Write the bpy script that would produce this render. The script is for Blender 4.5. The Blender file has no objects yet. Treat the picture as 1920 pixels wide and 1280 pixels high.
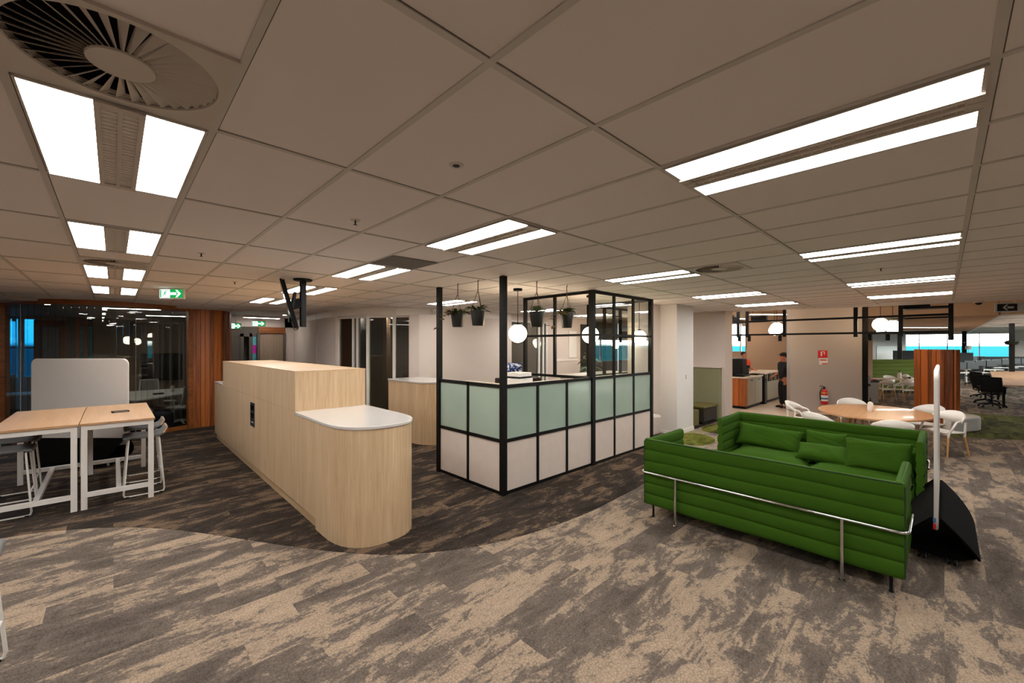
import bpy, math, random
from mathutils import Vector, Matrix
random.seed(7)
PI = math.pi
EXPO = 1.48; WORLD = 6.5
SC = bpy.context.scene
COL = SC.collection
CZ = 2.935          # ceiling height

# ------------------------------------------------------------------ colour and materials
def hx(h, k=1.0):
    h = h.lstrip('#'); r = []
    for i in (0, 2, 4):
        v = int(h[i:i+2], 16)/255
        r.append((v/12.92 if v <= .04045 else ((v+.055)/1.055)**2.4)*k)
    return (r[0], r[1], r[2], 1)

def nt(name):
    m = bpy.data.materials.new(name); m.use_nodes = True
    t = m.node_tree; t.nodes.clear()
    return m, t
def nd(t, kind, **kw):
    n = t.nodes.new(kind)
    for k, v in kw.items():
        if hasattr(n, k) and k not in n.inputs: setattr(n, k, v)
        else: n.inputs[k].default_value = v
    return n
def lk(t, a, ao, b, bi): t.links.new(a.outputs[ao], b.inputs[bi])
def base(t, **kw):
    b = nd(t, 'ShaderNodeBsdfPrincipled', **kw); o = nd(t, 'ShaderNodeOutputMaterial')
    lk(t, b, 0, o, 0); return b

def mat(name, col, rough=.6, metal=0.0, var=.06, scale=6.0, stretch=(1, 1, 1), bump=0.0, bscale=200.0, spec=.5, coat=0.0):
    """painted / plastic / metal surface with a little tonal variation"""
    m, t = nt(name); b = base(t, Roughness=rough, Metallic=metal)
    b.inputs['Specular IOR Level'].default_value = spec
    b.inputs['Coat Weight'].default_value = coat
    c = hx(col) if isinstance(col, str) else col
    tc = nd(t, 'ShaderNodeTexCoord'); mp = nd(t, 'ShaderNodeMapping'); mp.inputs['Scale'].default_value = stretch
    lk(t, tc, 'Object', mp, 0)
    nz = nd(t, 'ShaderNodeTexNoise', Scale=scale, Detail=3.0); lk(t, mp, 0, nz, 'Vector')
    mx = nd(t, 'ShaderNodeMix', data_type='RGBA')
    mx.inputs[6].default_value = tuple(x*(1-var) for x in c[:3]) + (1,)
    mx.inputs[7].default_value = tuple(min(1, x*(1+var)) for x in c[:3]) + (1,)
    lk(t, nz, 0, mx, 0); lk(t, mx, 2, b, 'Base Color')
    if bump:
        n2 = nd(t, 'ShaderNodeTexNoise', Scale=bscale, Detail=2.0); lk(t, mp, 0, n2, 'Vector')
        bp = nd(t, 'ShaderNodeBump', Strength=bump, Distance=.004); lk(t, n2, 0, bp, 'Height'); lk(t, bp, 0, b, 'Normal')
    return m

def wood(name, dark, light, rough=.4, axis='Z', grain=28.0, island=0.0, coat=0.0, seam=0.0):
    """grained timber; island > 0 gives every separate board its own tone"""
    m, t = nt(name); b = base(t, Roughness=rough); b.inputs['Coat Weight'].default_value = coat
    tc = nd(t, 'ShaderNodeTexCoord'); mp = nd(t, 'ShaderNodeMapping')
    s = {'X': (.06, 1, 1), 'Y': (1, .06, 1), 'Z': (1, 1, .06)}[axis]
    mp.inputs['Scale'].default_value = s; lk(t, tc, 'Object', mp, 0)
    nz = nd(t, 'ShaderNodeTexNoise', Scale=grain, Detail=6.0, Roughness=.62); lk(t, mp, 0, nz, 'Vector')
    n2 = nd(t, 'ShaderNodeTexNoise', Scale=grain*.18, Detail=2.0); lk(t, mp, 0, n2, 'Vector')
    ad = nd(t, 'ShaderNodeMath', operation='MULTIPLY_ADD'); lk(t, nz, 0, ad, 0); ad.inputs[1].default_value = .7
    m2 = nd(t, 'ShaderNodeMath', operation='MULTIPLY'); lk(t, n2, 0, m2, 0); m2.inputs[1].default_value = .35; lk(t, m2, 0, ad, 2)
    src = ad
    if island:
        g = nd(t, 'ShaderNodeNewGeometry')
        mm = nd(t, 'ShaderNodeMath', operation='MULTIPLY_ADD'); lk(t, g, 'Random Per Island', mm, 0); mm.inputs[1].default_value = island
        sb = nd(t, 'ShaderNodeMath', operation='SUBTRACT'); lk(t, ad, 0, sb, 0); sb.inputs[1].default_value = island/2
        lk(t, sb, 0, mm, 2); src = mm
    rp = nd(t, 'ShaderNodeValToRGB'); lk(t, src, 0, rp, 0)
    rp.color_ramp.elements[0].position = .3; rp.color_ramp.elements[0].color = hx(dark)
    rp.color_ramp.elements[1].position = .75; rp.color_ramp.elements[1].color = hx(light)
    lk(t, rp, 0, b, 'Base Color')
    return m

def emit(name, col, strength):
    m, t = nt(name); e = nd(t, 'ShaderNodeEmission', Color=col if not isinstance(col, str) else hx(col), Strength=strength)
    o = nd(t, 'ShaderNodeOutputMaterial'); lk(t, e, 0, o, 0); return m

def glass(name, tint='#ffffff', refl=1.0, ior=1.5):
    m, t = nt(name)
    tr = nd(t, 'ShaderNodeBsdfTransparent', Color=hx(tint)); gl = nd(t, 'ShaderNodeBsdfGlossy', Roughness=0.0)
    gl.inputs['Color'].default_value = (1, 1, 1, 1)
    ge = nd(t, 'ShaderNodeNewGeometry'); io = nd(t, 'ShaderNodeMapRange'); lk(t, ge, 'Backfacing', io, 'Value'); io.inputs['To Min'].default_value = ior; io.inputs['To Max'].default_value = 1/ior
    fr = nd(t, 'ShaderNodeFresnel'); lk(t, io, 0, fr, 'IOR'); k = nd(t, 'ShaderNodeMath', operation='MULTIPLY'); lk(t, fr, 0, k, 0); k.inputs[1].default_value = refl
    mx = nd(t, 'ShaderNodeMixShader'); lk(t, k, 0, mx, 0); lk(t, tr, 0, mx, 1); lk(t, gl, 0, mx, 2)
    o = nd(t, 'ShaderNodeOutputMaterial'); lk(t, mx, 0, o, 0); return m

def carpet(name, ramp, plank=(1.0, .25), seed=0.0, plankvar=.22, stain=1.0):
    """carpet planks laid along X: worn two-tone streaks, shifted from plank to plank, with a short loop pile"""
    m, t = nt(name); b = base(t, Roughness=.95); b.inputs['Specular IOR Level'].default_value = .12
    tc = nd(t, 'ShaderNodeTexCoord')
    br = nd(t, 'ShaderNodeTexBrick', Scale=1.0, offset=.37, offset_frequency=2)
    br.inputs['Mortar Size'].default_value = 0.0; br.inputs['Brick Width'].default_value = plank[0]; br.inputs['Row Height'].default_value = plank[1]
    br.inputs['Color1'].default_value = (0, 0, 0, 1); br.inputs['Color2'].default_value = (1, 1, 1, 1); br.inputs['Bias'].default_value = 0
    lk(t, tc, 'Object', br, 'Vector')
    mp = nd(t, 'ShaderNodeMapping'); mp.inputs['Scale'].default_value = (.52, 1.25, 1); lk(t, tc, 'Object', mp, 0)
    sc = nd(t, 'ShaderNodeVectorMath', operation='SCALE'); lk(t, br, 'Color', sc, 0); sc.inputs['Scale'].default_value = .4
    av = nd(t, 'ShaderNodeVectorMath', operation='ADD'); lk(t, mp, 0, av, 0); lk(t, sc, 0, av, 1)
    a2 = nd(t, 'ShaderNodeVectorMath', operation='ADD'); lk(t, av, 0, a2, 0); a2.inputs[1].default_value = (seed, seed*1.7, 0)
    n1 = nd(t, 'ShaderNodeTexNoise', Scale=3.1, Detail=12.0, Roughness=.74, Distortion=.35); lk(t, a2, 0, n1, 'Vector')
    n3 = nd(t, 'ShaderNodeTexNoise', Scale=46.0, Detail=3.0); lk(t, tc, 'Object', n3, 'Vector')
    s1 = nd(t, 'ShaderNodeMath', operation='MULTIPLY_ADD'); lk(t, br, 'Color', s1, 0); s1.inputs[1].default_value = plankvar
    lk(t, n1, 0, s1, 2)
    s2 = nd(t, 'ShaderNodeMath', operation='MULTIPLY_ADD'); lk(t, n3, 0, s2, 0); s2.inputs[1].default_value = .12; lk(t, s1, 0, s2, 2)
    rp = nd(t, 'ShaderNodeValToRGB'); lk(t, s2, 0, rp, 0)
    els = rp.color_ramp.elements
    while len(els) > 1: els.remove(els[-1])
    els[0].position = ramp[0][0]; els[0].color = hx(ramp[0][1])
    for p, c in ramp[1:]:
        e = els.new(p); e.color = hx(c)
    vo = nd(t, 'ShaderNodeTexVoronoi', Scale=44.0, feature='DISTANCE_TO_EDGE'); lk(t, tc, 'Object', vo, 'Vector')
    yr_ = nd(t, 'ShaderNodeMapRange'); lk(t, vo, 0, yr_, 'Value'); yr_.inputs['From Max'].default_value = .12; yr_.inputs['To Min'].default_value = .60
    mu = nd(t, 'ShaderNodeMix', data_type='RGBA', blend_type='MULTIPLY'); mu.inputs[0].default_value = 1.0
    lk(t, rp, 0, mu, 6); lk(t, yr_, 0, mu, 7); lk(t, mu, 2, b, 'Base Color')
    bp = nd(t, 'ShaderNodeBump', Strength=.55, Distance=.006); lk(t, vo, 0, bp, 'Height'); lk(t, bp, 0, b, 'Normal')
    return m

M = {}
M['carpet_light'] = carpet('pale distressed carpet', [(.47, '#544b44'), (.61, '#6d6259'), (.65, '#988573'), (.82, '#aa957f')], seed=3.1, plankvar=.11)
M['carpet_dark'] = carpet('dark distressed carpet', [(.48, '#29231f'), (.61, '#3d342e'), (.66, '#695746'), (.80, '#7d6854')], seed=9.4, plankvar=.06)
M['carpet_green'] = carpet('olive carpet', [(.44, '#1b200a'), (.58, '#3b4012'), (.66, '#5a5e1e'), (.8, '#777839')], seed=5.0)
M['carpet_mauve'] = carpet('mauve carpet', [(.42, '#4a413f'), (.58, '#7b6d70'), (.7, '#a0917f'), (.85, '#7b7d32')], seed=1.0)
M['vinyl'] = mat('pale kitchen vinyl', '#cfc2b6', .45)
M['tile'] = mat('ceiling tile', '#e8e1de', .9, var=.015, scale=.6, spec=.2)
M['tee'] = mat('ceiling grid metal', '#c9c4be', .6)
M['gap'] = mat('shadow gap', '#6a625a', .9)
M['beige_ceiling'] = mat('warm painted soffit', '#d9b798', .9)
M['wall'] = mat('warm white wall paint', '#d3c6bd', .8, var=.02, scale=1.2, spec=.25)
M['wall_grey'] = mat('grey wall paint', '#b4aba4', .8, var=.02, scale=1.2)
M['wall_brown'] = mat('tan wall paint', '#a98a70', .8, var=.02)
M['wall_dark'] = mat('dark wall paint', '#5a534c', .8)
M['white_trim'] = mat('white gloss trim', '#e4ded8', .4, var=.02)
M['white_col'] = mat('cool white column paint', '#d6d2cf', .8, var=.02)
M['lam'] = wood('pale oak laminate', '#b1926f', '#d9bd99', .42, 'Z', 34, coat=.12)
M['lam_h'] = wood('pale oak laminate worktop', '#b39472', '#d4b48e', .38, 'Y', 30, coat=.15)
M['kick'] = wood('oak kickboard', '#a08360', '#c4a47e', .5, 'Y', 30)
M['cedar'] = wood('cedar boards', '#54270c', '#b9662a', .45, 'Z', 22, island=.42)
M['cedar_x'] = wood('cedar rail', '#5e2f10', '#a9622a', .45, 'X', 22)
M['beech'] = wood('beech table top', '#a8744a', '#cc9a6c', .28, 'X', 16, coat=.2)
M['ply'] = wood('table top timber', '#a57d58', '#c7a07a', .35, 'Y', 14)
M['legwood'] = wood('ash leg timber', '#b07d45', '#d3a468', .45, 'Z', 20)
M['brownwood'] = wood('brown veneer wall panel', '#84715f', '#a08a76', .5, 'Z', 24, island=.25)
M['stone'] = mat('white stone top', '#c9c4c0', .22, var=.03, scale=3, coat=.3)
M['white'] = mat('white powder coat', '#dcd8d2', .4, var=.02)
M['plastic'] = mat('white plastic', '#e3dcd4', .35, var=.02)
M['black'] = mat('black powder coat', '#060504', .55, var=.08, spec=.25)
M['black_matte'] = mat('black plastic', '#0a0908', .65, var=.1, spec=.25)
M['black_flat'] = mat('flat black panel', '#080706', .95, var=.1, spec=.08)
M['screen'] = mat('dark screen glass', '#07080a', .25, var=.05, spec=.3)
M['chrome'] = mat('polished chrome', '#d8d8d8', .12, 1.0, var=.02)
M['steel'] = mat('brushed steel', '#8f8c88', .35, 1.0, var=.06, stretch=(1, 1, .05), scale=40)
M['green'] = mat('green wool', '#33530f', .92, var=.12, scale=3, bump=.25, bscale=500, spec=.15)
M['green_dark'] = mat('dark green piping', '#16300a', .9)
M['olive'] = mat('olive felt', '#8a8767', .95, var=.06, bump=.2)
M['olive_vinyl'] = mat('olive upholstery', '#5c5424', .7, var=.1)
M['dark_vinyl'] = mat('dark brown upholstery', '#241c12', .7, var=.1)
M['lime'] = mat('lime green upholstery', '#55641a', .9, var=.1)
M['grey_fabric'] = mat('grey stool upholstery', '#6c6c6c', .85, var=.1, bump=.2)
M['mesh_grey'] = mat('grey chair mesh', '#8d8c8a', .8, var=.12)
M['navy'] = mat('navy upholstery', '#101a2c', .85, var=.15)
M['board'] = mat('whiteboard enamel', '#d9d3ce', .28, var=.01)
M['plaster'] = mat('mottled pinkish plaster', '#cfc0b5', .8, var=.07, scale=7)
M['pot'] = mat('black ceramic pot', '#14130f', .5)
M['cord'] = mat('jute cord', '#5c4226', .9)
M['leaf'] = mat('green leaf', '#33501c', .5, var=.35, scale=14)
M['leaf_b'] = mat('bronze leaf', '#584a20', .5, var=.3, scale=14)
M['leaf_v'] = mat('variegated leaf', '#8a9a6a', .5, var=.4, scale=24)
M['skin'] = mat('skin', '#a9694a', .6)
M['navycloth'] = mat('black cotton', '#0f1014', .9, var=.15)
M['orange'] = mat('orange cotton', '#e0471f', .85)
M['hair'] = mat('dark hair', '#140d09', .7)
M['red'] = mat('red enamel', '#c3161c', .35)
M['signred'] = mat('red sign', '#cf1d22', .5)
M['label'] = mat('white printed label', '#e4e0da', .5)
M['label_b'] = mat('blue printed label', '#3f6f9a', .5)
M['yellow'] = mat('yellow band', '#d9a21c', .5)
M['exit_green'] = emit('backlit sign green', '#0a7a34', .8)
M['exit_white'] = emit('backlit sign white', '#d8f4ee', 1.0)
M['sign_black'] = mat('sign black print', '#0e0f10', .6)
M['sign_grey'] = mat('sign face pale grey', '#c3c8cb', .5)
M['teal_print'] = mat('teal poster print', '#4fa3ad', .5, var=.5, scale=9)
M['magenta_print'] = mat('magenta poster print', '#c313a5', .5, var=.2, scale=30)
def print_fabric():
    m, t = nt('blue and white printed fabric'); b = base(t, Roughness=.85)
    tc = nd(t, 'ShaderNodeTexCoord'); nz = nd(t, 'ShaderNodeTexNoise', Scale=9.0, Detail=2.0, Distortion=1.2); lk(t, tc, 'Object', nz, 'Vector')
    rp = nd(t, 'ShaderNodeValToRGB'); lk(t, nz, 0, rp, 0); rp.color_ramp.interpolation = 'CONSTANT'
    e = rp.color_ramp.elements; e[0].color = hx('#1a2450'); e[1].position = .47; e[1].color = hx('#6d86bd'); q = e.new(.55); q.color = hx('#dfe3ea')
    lk(t, rp, 0, b, 'Base Color'); return m
M['blue_print'] = print_fabric()
M['paper'] = mat('white paper', '#ece6e0', .7, var=.03)
M['frost'] = None
M['copier'] = mat('warm grey copier plastic', '#7c7068', .5)
M['cabgrey'] = mat('grey cabinet laminate', '#a29a87', .45)
M['bench_top'] = mat('pale bench top', '#d8ccbb', .3)
M['panel_light'] = emit('light panel diffuser', (1.0, .975, .93, 1), 9.0)
M['linear_light'] = emit('linear light diffuser', (1.0, .95, .88, 1), 14.0)
M['globe'] = emit('warm opal globe', (1.0, .80, .55, 1), 9.0)
M['downlight'] = emit('downlight lens', (1.0, .90, .76, 1), 20.0)
M['reflector'] = mat('aluminium reflector', '#eeeae4', .4, .0, var=.06, stretch=(1, .2, 1), scale=60)
M['fixture'] = mat('light fixture white', '#c9c0b6', .5)
M['glass'] = glass('clear glass', '#eef3f1', 1.0)
M['glass_dim'] = glass('smoky partition glass', '#c4c6c2', 1.0, 1.5)
M['glass_cyan'] = glass('cyan tinted window glass', '#7fd4ea', .6)
M['table_matte'] = wood('matte timber top', '#96704e', '#b08a66', .75, 'X', 14)
M['glass_blue'] = glass('blue tinted window glass', '#3f8fae', .6)
M['glass_room'] = glass('meeting room glass', '#dcdeda', 1.0, 1.55)
def frosted():
    m, t = nt('frosted green back-painted glass')
    b = base(t, Roughness=.16); b.inputs['Coat Weight'].default_value = .4
    tc = nd(t, 'ShaderNodeTexCoord'); nz = nd(t, 'ShaderNodeTexNoise', Scale=1.5, Detail=2.0); lk(t, tc, 'Object', nz, 'Vector')
    mx = nd(t, 'ShaderNodeMix', data_type='RGBA'); mx.inputs[6].default_value = hx('#8fa498'); mx.inputs[7].default_value = hx('#a9b7a8')
    lk(t, nz, 0, mx, 0); lk(t, mx, 2, b, 'Base Color'); return m
M['frost'] = frosted()

# ------------------------------------------------------------------ mesh building
class MB:
    def __init__(s): s.v = []; s.f = []; s.m = []; s.k = 0
    def mi(s, k): s.k = k; return s
    def add(s, vs, fs):
        o = len(s.v); s.v += [tuple(v) for v in vs]; s.f += [tuple(i+o for i in f) for f in fs]; s.m += [s.k]*len(fs); return s
    def box(s, x0, x1, y0, y1, z0, z1):
        return s.add([(x0,y0,z0),(x1,y0,z0),(x1,y1,z0),(x0,y1,z0),(x0,y0,z1),(x1,y0,z1),(x1,y1,z1),(x0,y1,z1)],
                     [(0,3,2,1),(4,5,6,7),(0,1,5,4),(1,2,6,5),(2,3,7,6),(3,0,4,7)])
    def obox(s, c, size, rz=0, rx=0, ry=0):
        r = (Matrix.Rotation(rz, 4, 'Z') @ Matrix.Rotation(ry, 4, 'Y') @ Matrix.Rotation(rx, 4, 'X'))
        a, b, d = size[0]/2, size[1]/2, size[2]/2
        vs = [Vector(c)+r @ Vector(p) for p in ((-a,-b,-d),(a,-b,-d),(a,b,-d),(-a,b,-d),(-a,-b,d),(a,-b,d),(a,b,d),(-a,b,d))]
        return s.add(vs, [(0,3,2,1),(4,5,6,7),(0,1,5,4),(1,2,6,5),(2,3,7,6),(3,0,4,7)])
    def bar(s, p, q, w, h=None):
        """rectangular bar between two points (w across, h up)"""
        p, q = Vector(p), Vector(q); d = (q-p).normalized(); h = h or w
        u = Vector((0,0,1)) if abs(d.z) < .95 else Vector((0,1,0))
        a = d.cross(u).normalized()*w/2; b = a.cross(d).normalized()*h/2
        vs = [p-a-b, p+a-b, p+a+b, p-a+b, q-a-b, q+a-b, q+a+b, q-a+b]
        return s.add(vs, [(0,1,2,3),(7,6,5,4),(0,4,5,1),(1,5,6,2),(2,6,7,3),(3,7,4,0)])
    def tube(s, pts, r, n=8, r1=None, cap=True):
        pts = [Vector(p) for p in pts]; N = len(pts); vs = []; a = None
        for i, p in enumerate(pts):
            d = (pts[min(i+1,N-1)]-pts[max(i-1,0)]).normalized()
            if a is None:
                u = Vector((0,0,1)) if abs(d.z) < .9 else Vector((1,0,0)); a = d.cross(u).normalized()
            else: a = (a-d*a.dot(d)).normalized()
            b = d.cross(a); rr = r if r1 is None else r+(r1-r)*i/(N-1)
            if isinstance(r, (list, tuple)): rr = r[i]
            vs += [p+(a*math.cos(2*PI*k/n)+b*math.sin(2*PI*k/n))*rr for k in range(n)]
        fs = [(i*n+k, i*n+(k+1)%n, (i+1)*n+(k+1)%n, (i+1)*n+k) for i in range(N-1) for k in range(n)]
        if cap: fs += [tuple(reversed(range(n))), tuple((N-1)*n+k for k in range(n))]
        return s.add(vs, fs)
    def cyl(s, p, q, r, n=20, r1=None): return s.tube([p, q], r, n, r1)
    def lathe(s, c, prof, n=24):
        vs = []; fs = []; P = len(prof)
        for r, z in prof: vs += [(c[0]+r*math.cos(2*PI*k/n), c[1]+r*math.sin(2*PI*k/n), c[2]+z) for k in range(n)]
        fs = [(i*n+k, i*n+(k+1)%n, (i+1)*n+(k+1)%n, (i+1)*n+k) for i in range(P-1) for k in range(n)]
        fs += [tuple(reversed(range(n))), tuple((P-1)*n+k for k in range(n))]
        return s.add(vs, fs)
    def ball(s, c, r, n=16, sz=(1,1,1)):
        prof = []; vs = []; fs = []; h = n//2
        vs.append((c[0], c[1], c[2]-r*sz[2]))
        for i in range(1, h):
            a = -PI/2+PI*i/h
            vs += [(c[0]+r*sz[0]*math.cos(a)*math.cos(2*PI*k/n), c[1]+r*sz[1]*math.cos(a)*math.sin(2*PI*k/n), c[2]+r*sz[2]*math.sin(a)) for k in range(n)]
        vs.append((c[0], c[1], c[2]+r*sz[2])); T = len(vs)-1
        for k in range(n):
            fs.append((0, 1+(k+1)%n, 1+k)); fs.append((T, T-n+k, T-n+(k+1)%n))
        for i in range(h-2):
            for k in range(n): fs.append((1+i*n+k, 1+i*n+(k+1)%n, 1+(i+1)*n+(k+1)%n, 1+(i+1)*n+k))
        return s.add(vs, fs)
    def prism(s, out, z0, z1):
        n = len(out)
        a = sum(out[i][0]*out[(i+1)%n][1]-out[(i+1)%n][0]*out[i][1] for i in range(n))
        if a < 0: out = list(reversed(out))
        vs = [(x,y,z0) for x,y in out]+[(x,y,z1) for x,y in out]
        return s.add(vs, [tuple(reversed(range(n))), tuple(range(n, 2*n))]+[(i,(i+1)%n,n+(i+1)%n,n+i) for i in range(n)])
    def strip(s, pts, th, z0, z1):
        """wall along an open polyline with thickness th to its left"""
        n = len(pts); L = []
        for i in range(n):
            a = Vector(pts[max(i-1,0)]); b = Vector(pts[min(i+1,n-1)]); d = (b-a).normalized()
            L.append((pts[i][0]-d.y*th, pts[i][1]+d.x*th))
        for i in range(n-1):
            s.add([(*pts[i],z0),(*pts[i+1],z0),(*L[i+1],z0),(*L[i],z0),(*pts[i],z1),(*pts[i+1],z1),(*L[i+1],z1),(*L[i],z1)],
                  [(0,3,2,1),(4,5,6,7),(0,1,5,4),(1,2,6,5),(2,3,7,6),(3,0,4,7)])
        return s
    def rplate(s, w, h, r, th, n=6):
        """rounded rectangle plate in the local XZ plane, centred on x, standing on z = 0; returns outline prism along y"""
        o = []
        for cx, cz, a0 in ((w/2-r, r, -PI/2), (w/2-r, h-r, 0), (-w/2+r, h-r, PI/2), (-w/2+r, r, PI)):
            o += [(cx+r*math.cos(a0+PI/2*k/n), cz+r*math.sin(a0+PI/2*k/n)) for k in range(n+1)]
        N = len(o); vs = [(x,-th/2,z) for x,z in o]+[(x,th/2,z) for x,z in o]
        return s.add(vs, [tuple(range(N)), tuple(reversed(range(N,2*N)))]+[((i+1)%N,i,N+i,N+(i+1)%N) for i in range(N)])
    def xf(s, mtx, start=0):
        s.v[start:] = [tuple(mtx @ Vector(v)) for v in s.v[start:]]; return s
    def build(s, name, ms, parent=None, smooth=True, bevel=0.0, sub=0, rel=None):
        me = bpy.data.meshes.new(name)
        vs = s.v
        if rel is not None: vs = [(x-rel[0], y-rel[1], z-rel[2]) for x,y,z in vs]
        me.from_pydata(vs, [], s.f)
        for m in (ms if isinstance(ms, (list, tuple)) else [ms]): me.materials.append(M[m] if isinstance(m, str) else m)
        for p, k in zip(me.polygons, s.m): p.material_index = k
        if smooth:
            me.shade_smooth(); me.set_sharp_from_angle(angle=math.radians(38))
        me.update()
        o = bpy.data.objects.new(name, me); COL.objects.link(o)
        if parent is not None: o.parent = parent
        if bevel:
            b = o.modifiers.new('edge', 'BEVEL'); b.width = bevel; b.segments = 2; b.limit_method = 'ANGLE'
        if sub:
            q = o.modifiers.new('soft', 'SUBSURF'); q.levels = sub; q.render_levels = sub
        return o

def tag(o, label, cat, group=None):
    o['label'] = label; o['category'] = cat
    if group: o['group'] = group
    return o
def thing(name, label, cat, loc=(0,0,0), rz=0.0, group=None):
    o = bpy.data.objects.new(name, None); COL.objects.link(o); o.empty_display_size = .1
    o.location = loc; o.rotation_euler = (0, 0, rz)
    return tag(o, label, cat, group)
def struct(mb, name, ms, **kw):
    o = mb.build(name, ms, **kw); o['kind'] = 'structure'; return o
def kids(o): return [c for c in bpy.data.objects if c.parent == o]
def dup(root, label, loc, rz=None, group=None):
    def cp(o, par):
        c = o.copy(); COL.objects.link(c)
        if par is not None: c.parent = par
        for ch in kids(o): cp(ch, c)
        return c
    r = cp(root, None); r.location = loc
    if rz is not None: r.rotation_euler = (0, 0, rz)
    r['label'] = label
    if group: r['group'] = group
    return r

def leaf(mb, p, d, L, W, droop=.3, fold=.15):
    """one pointed leaf from p along d with a folded midrib"""
    p = Vector(p); d = Vector(d).normalized()
    s_ = d.cross(Vector((0,0,1)))
    if s_.length < .05: s_ = Vector((1,0,0))
    s_.normalize(); up = s_.cross(d).normalized()
    rows = []
    for i, (t, w) in enumerate(((0,.08),(.25,.8),(.55,1),(.8,.6),(1,.04))):
        c = p+d*L*t-Vector((0,0,1))*droop*L*t*t
        rows.append((c-s_*W/2*w+up*fold*W*w, c, c+s_*W/2*w+up*fold*W*w))
    vs = [v for r in rows for v in r]; fs = []
    for i in range(4):
        a = i*3; fs += [(a,a+1,a+4,a+3),(a+1,a+2,a+5,a+4)]
    mb.add(vs, fs)
# ================================================================== SETTING
# ---- camera (tripod height 2 m, wide lens, level)
cam = bpy.data.cameras.new('camera'); cam_o = bpy.data.objects.new('camera', cam); COL.objects.link(cam_o)
cam.sensor_width = 36; cam.lens = 778.4/1920*36; cam.shift_y = (648-640)/1920; cam.clip_start = .05; cam.clip_end = 300
cam_o.location = (0, 0, 2.0); cam_o.rotation_euler = (PI/2, 0, math.radians(46.17-90))
SC.camera = cam_o

# ---- floors
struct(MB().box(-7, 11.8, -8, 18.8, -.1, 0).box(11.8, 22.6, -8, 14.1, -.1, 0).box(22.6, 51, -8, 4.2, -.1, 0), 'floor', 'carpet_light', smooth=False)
bd = [(-7,5.2),(-4,6.3),(-2.2,6.95),(-1.2,6.85),(-.804,6.80),(-.45,6.66),(-.05,6.40),(.37,5.97),(.75,5.39),(1.10,4.80),(1.43,4.27),(1.76,3.82),(1.98,3.61),(2.35,3.35),(2.85,3.13),(3.5,3.0),(4.13,2.95),(4.9,2.98),(5.6,3.02),(6.6,3.2),(7.6,3.55),(8.5,4.0),(9.0,4.15)]
# smooth the boundary
def smooth_line(p, it=3):
    for _ in range(it):
        q = [p[0]]
        for a, b in zip(p, p[1:]): q += [(a[0]*.75+b[0]*.25, a[1]*.75+b[1]*.25), (a[0]*.25+b[0]*.75, a[1]*.25+b[1]*.75)]
        p = q+[p[-1]]
    return p
bd = smooth_line(bd, 2)
struct(MB().prism(bd+[(11.8,4.15),(11.8,18.7),(-6.9,18.7)], 0, .004), 'floor.001', 'carpet_dark', smooth=False)
struct(MB().prism([(12.4,2.9),(14.6,3.0),(15.3,1.7),(17.5,2.2),(22.5,2.5),(22.5,9),(12.4,9)], 0, .003), 'floor.002', 'vinyl', smooth=False)
struct(MB().prism(smooth_line([(7.4,3.5),(8.2,3.05),(9.2,3.0),(10.4,3.1),(11.2,3.5),(11.8,4.1),(9.0,4.14),(8.2,3.95)],1), 0, .006), 'floor.003', 'carpet_mauve', smooth=False)
def disc(cx, cy, rx, ry, rot, n=40):
    return [(cx+rx*math.cos(2*PI*k/n)*math.cos(rot)-ry*math.sin(2*PI*k/n)*math.sin(rot), cy+rx*math.cos(2*PI*k/n)*math.sin(rot)+ry*math.sin(2*PI*k/n)*math.cos(rot)) for k in range(n)]
tag(MB().prism(disc(8.95, 3.72, .62, .42, .3), .006, .010).build('round_rug', 'carpet_green', smooth=False), 'round olive carpet inset beside the white column', 'rug')
tag(MB().prism(disc(10.5, 3.75, .62, .36, .1), .006, .010).build('round_rug', 'carpet_green', smooth=False), 'round olive carpet inset in front of the dark brown bench', 'rug')
struct(MB().prism([(13.3,-.1),(18.2,-.15),(18.6,-1.6),(19.5,-5),(14.2,-5),(13.95,-1.2)], 0, .004), 'floor.004', 'carpet_green', smooth=False)

# ---- ceilings
GX, GY, PX, PY = -.272, -.115, .583, 1.151
edge = [(12.3,4.6),(12.58,2.75),(13.05,1.45),(13.3,-.1),(13.42,-1.15),(13.6,-8)]
cm_ = MB()
hx0 = lambda i: (round(GX+PX*i+.013, 4), round(GX+PX*(i+1)-.013, 4))
holes = [(*hx0(0), 1.88-.279, 1.88+.279), (*hx0(0), 6.50-.279, 6.50+.279), (*hx0(9), 1.88-.279, 1.88+.279)]
cxs = sorted({-7, 12.2} | {v for h in holes for v in h[:2]}); cys = sorted({-8, 18.8} | {v for h in holes for v in h[2:]})
for x0, x1 in zip(cxs, cxs[1:]):
    for y0, y1 in zip(cys, cys[1:]):
        if not any(h[0] <= (x0+x1)/2 <= h[1] and h[2] <= (y0+y1)/2 <= h[3] for h in holes): cm_.box(x0, x1, y0, y1, CZ, CZ+.12)
cm_.prism([(12.2,-8)]+list(reversed(edge))+[(12.3,14.1),(12.2,14.1)], CZ, CZ+.12)
struct(cm_, 'ceiling', 'tile', smooth=False)
struct(MB().prism([(12.2,-8),(19.8,-8),(19.8,3.5),(22.6,7),(22.6,14.1),(12.2,14.1)], 3.38, 3.45), 'ceiling.001', 'beige_ceiling', smooth=False)
struct(MB().prism([(19.8,-1.2),(51,-1.2),(51,4.2),(22.6,4.2),(22.6,7),(19.8,3.5)], CZ+.02, 3.45), 'ceiling.002', 'beige_ceiling', smooth=False)
struct(MB().box(19.8, 51, -8, -1.2, 3.38, 3.45), 'ceiling.003', 'white_trim', smooth=False)
struct(MB().box(19.8, 51, -1.22, -1.16, CZ, 3.38), 'trim_1', 'white_trim', smooth=False)
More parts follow.
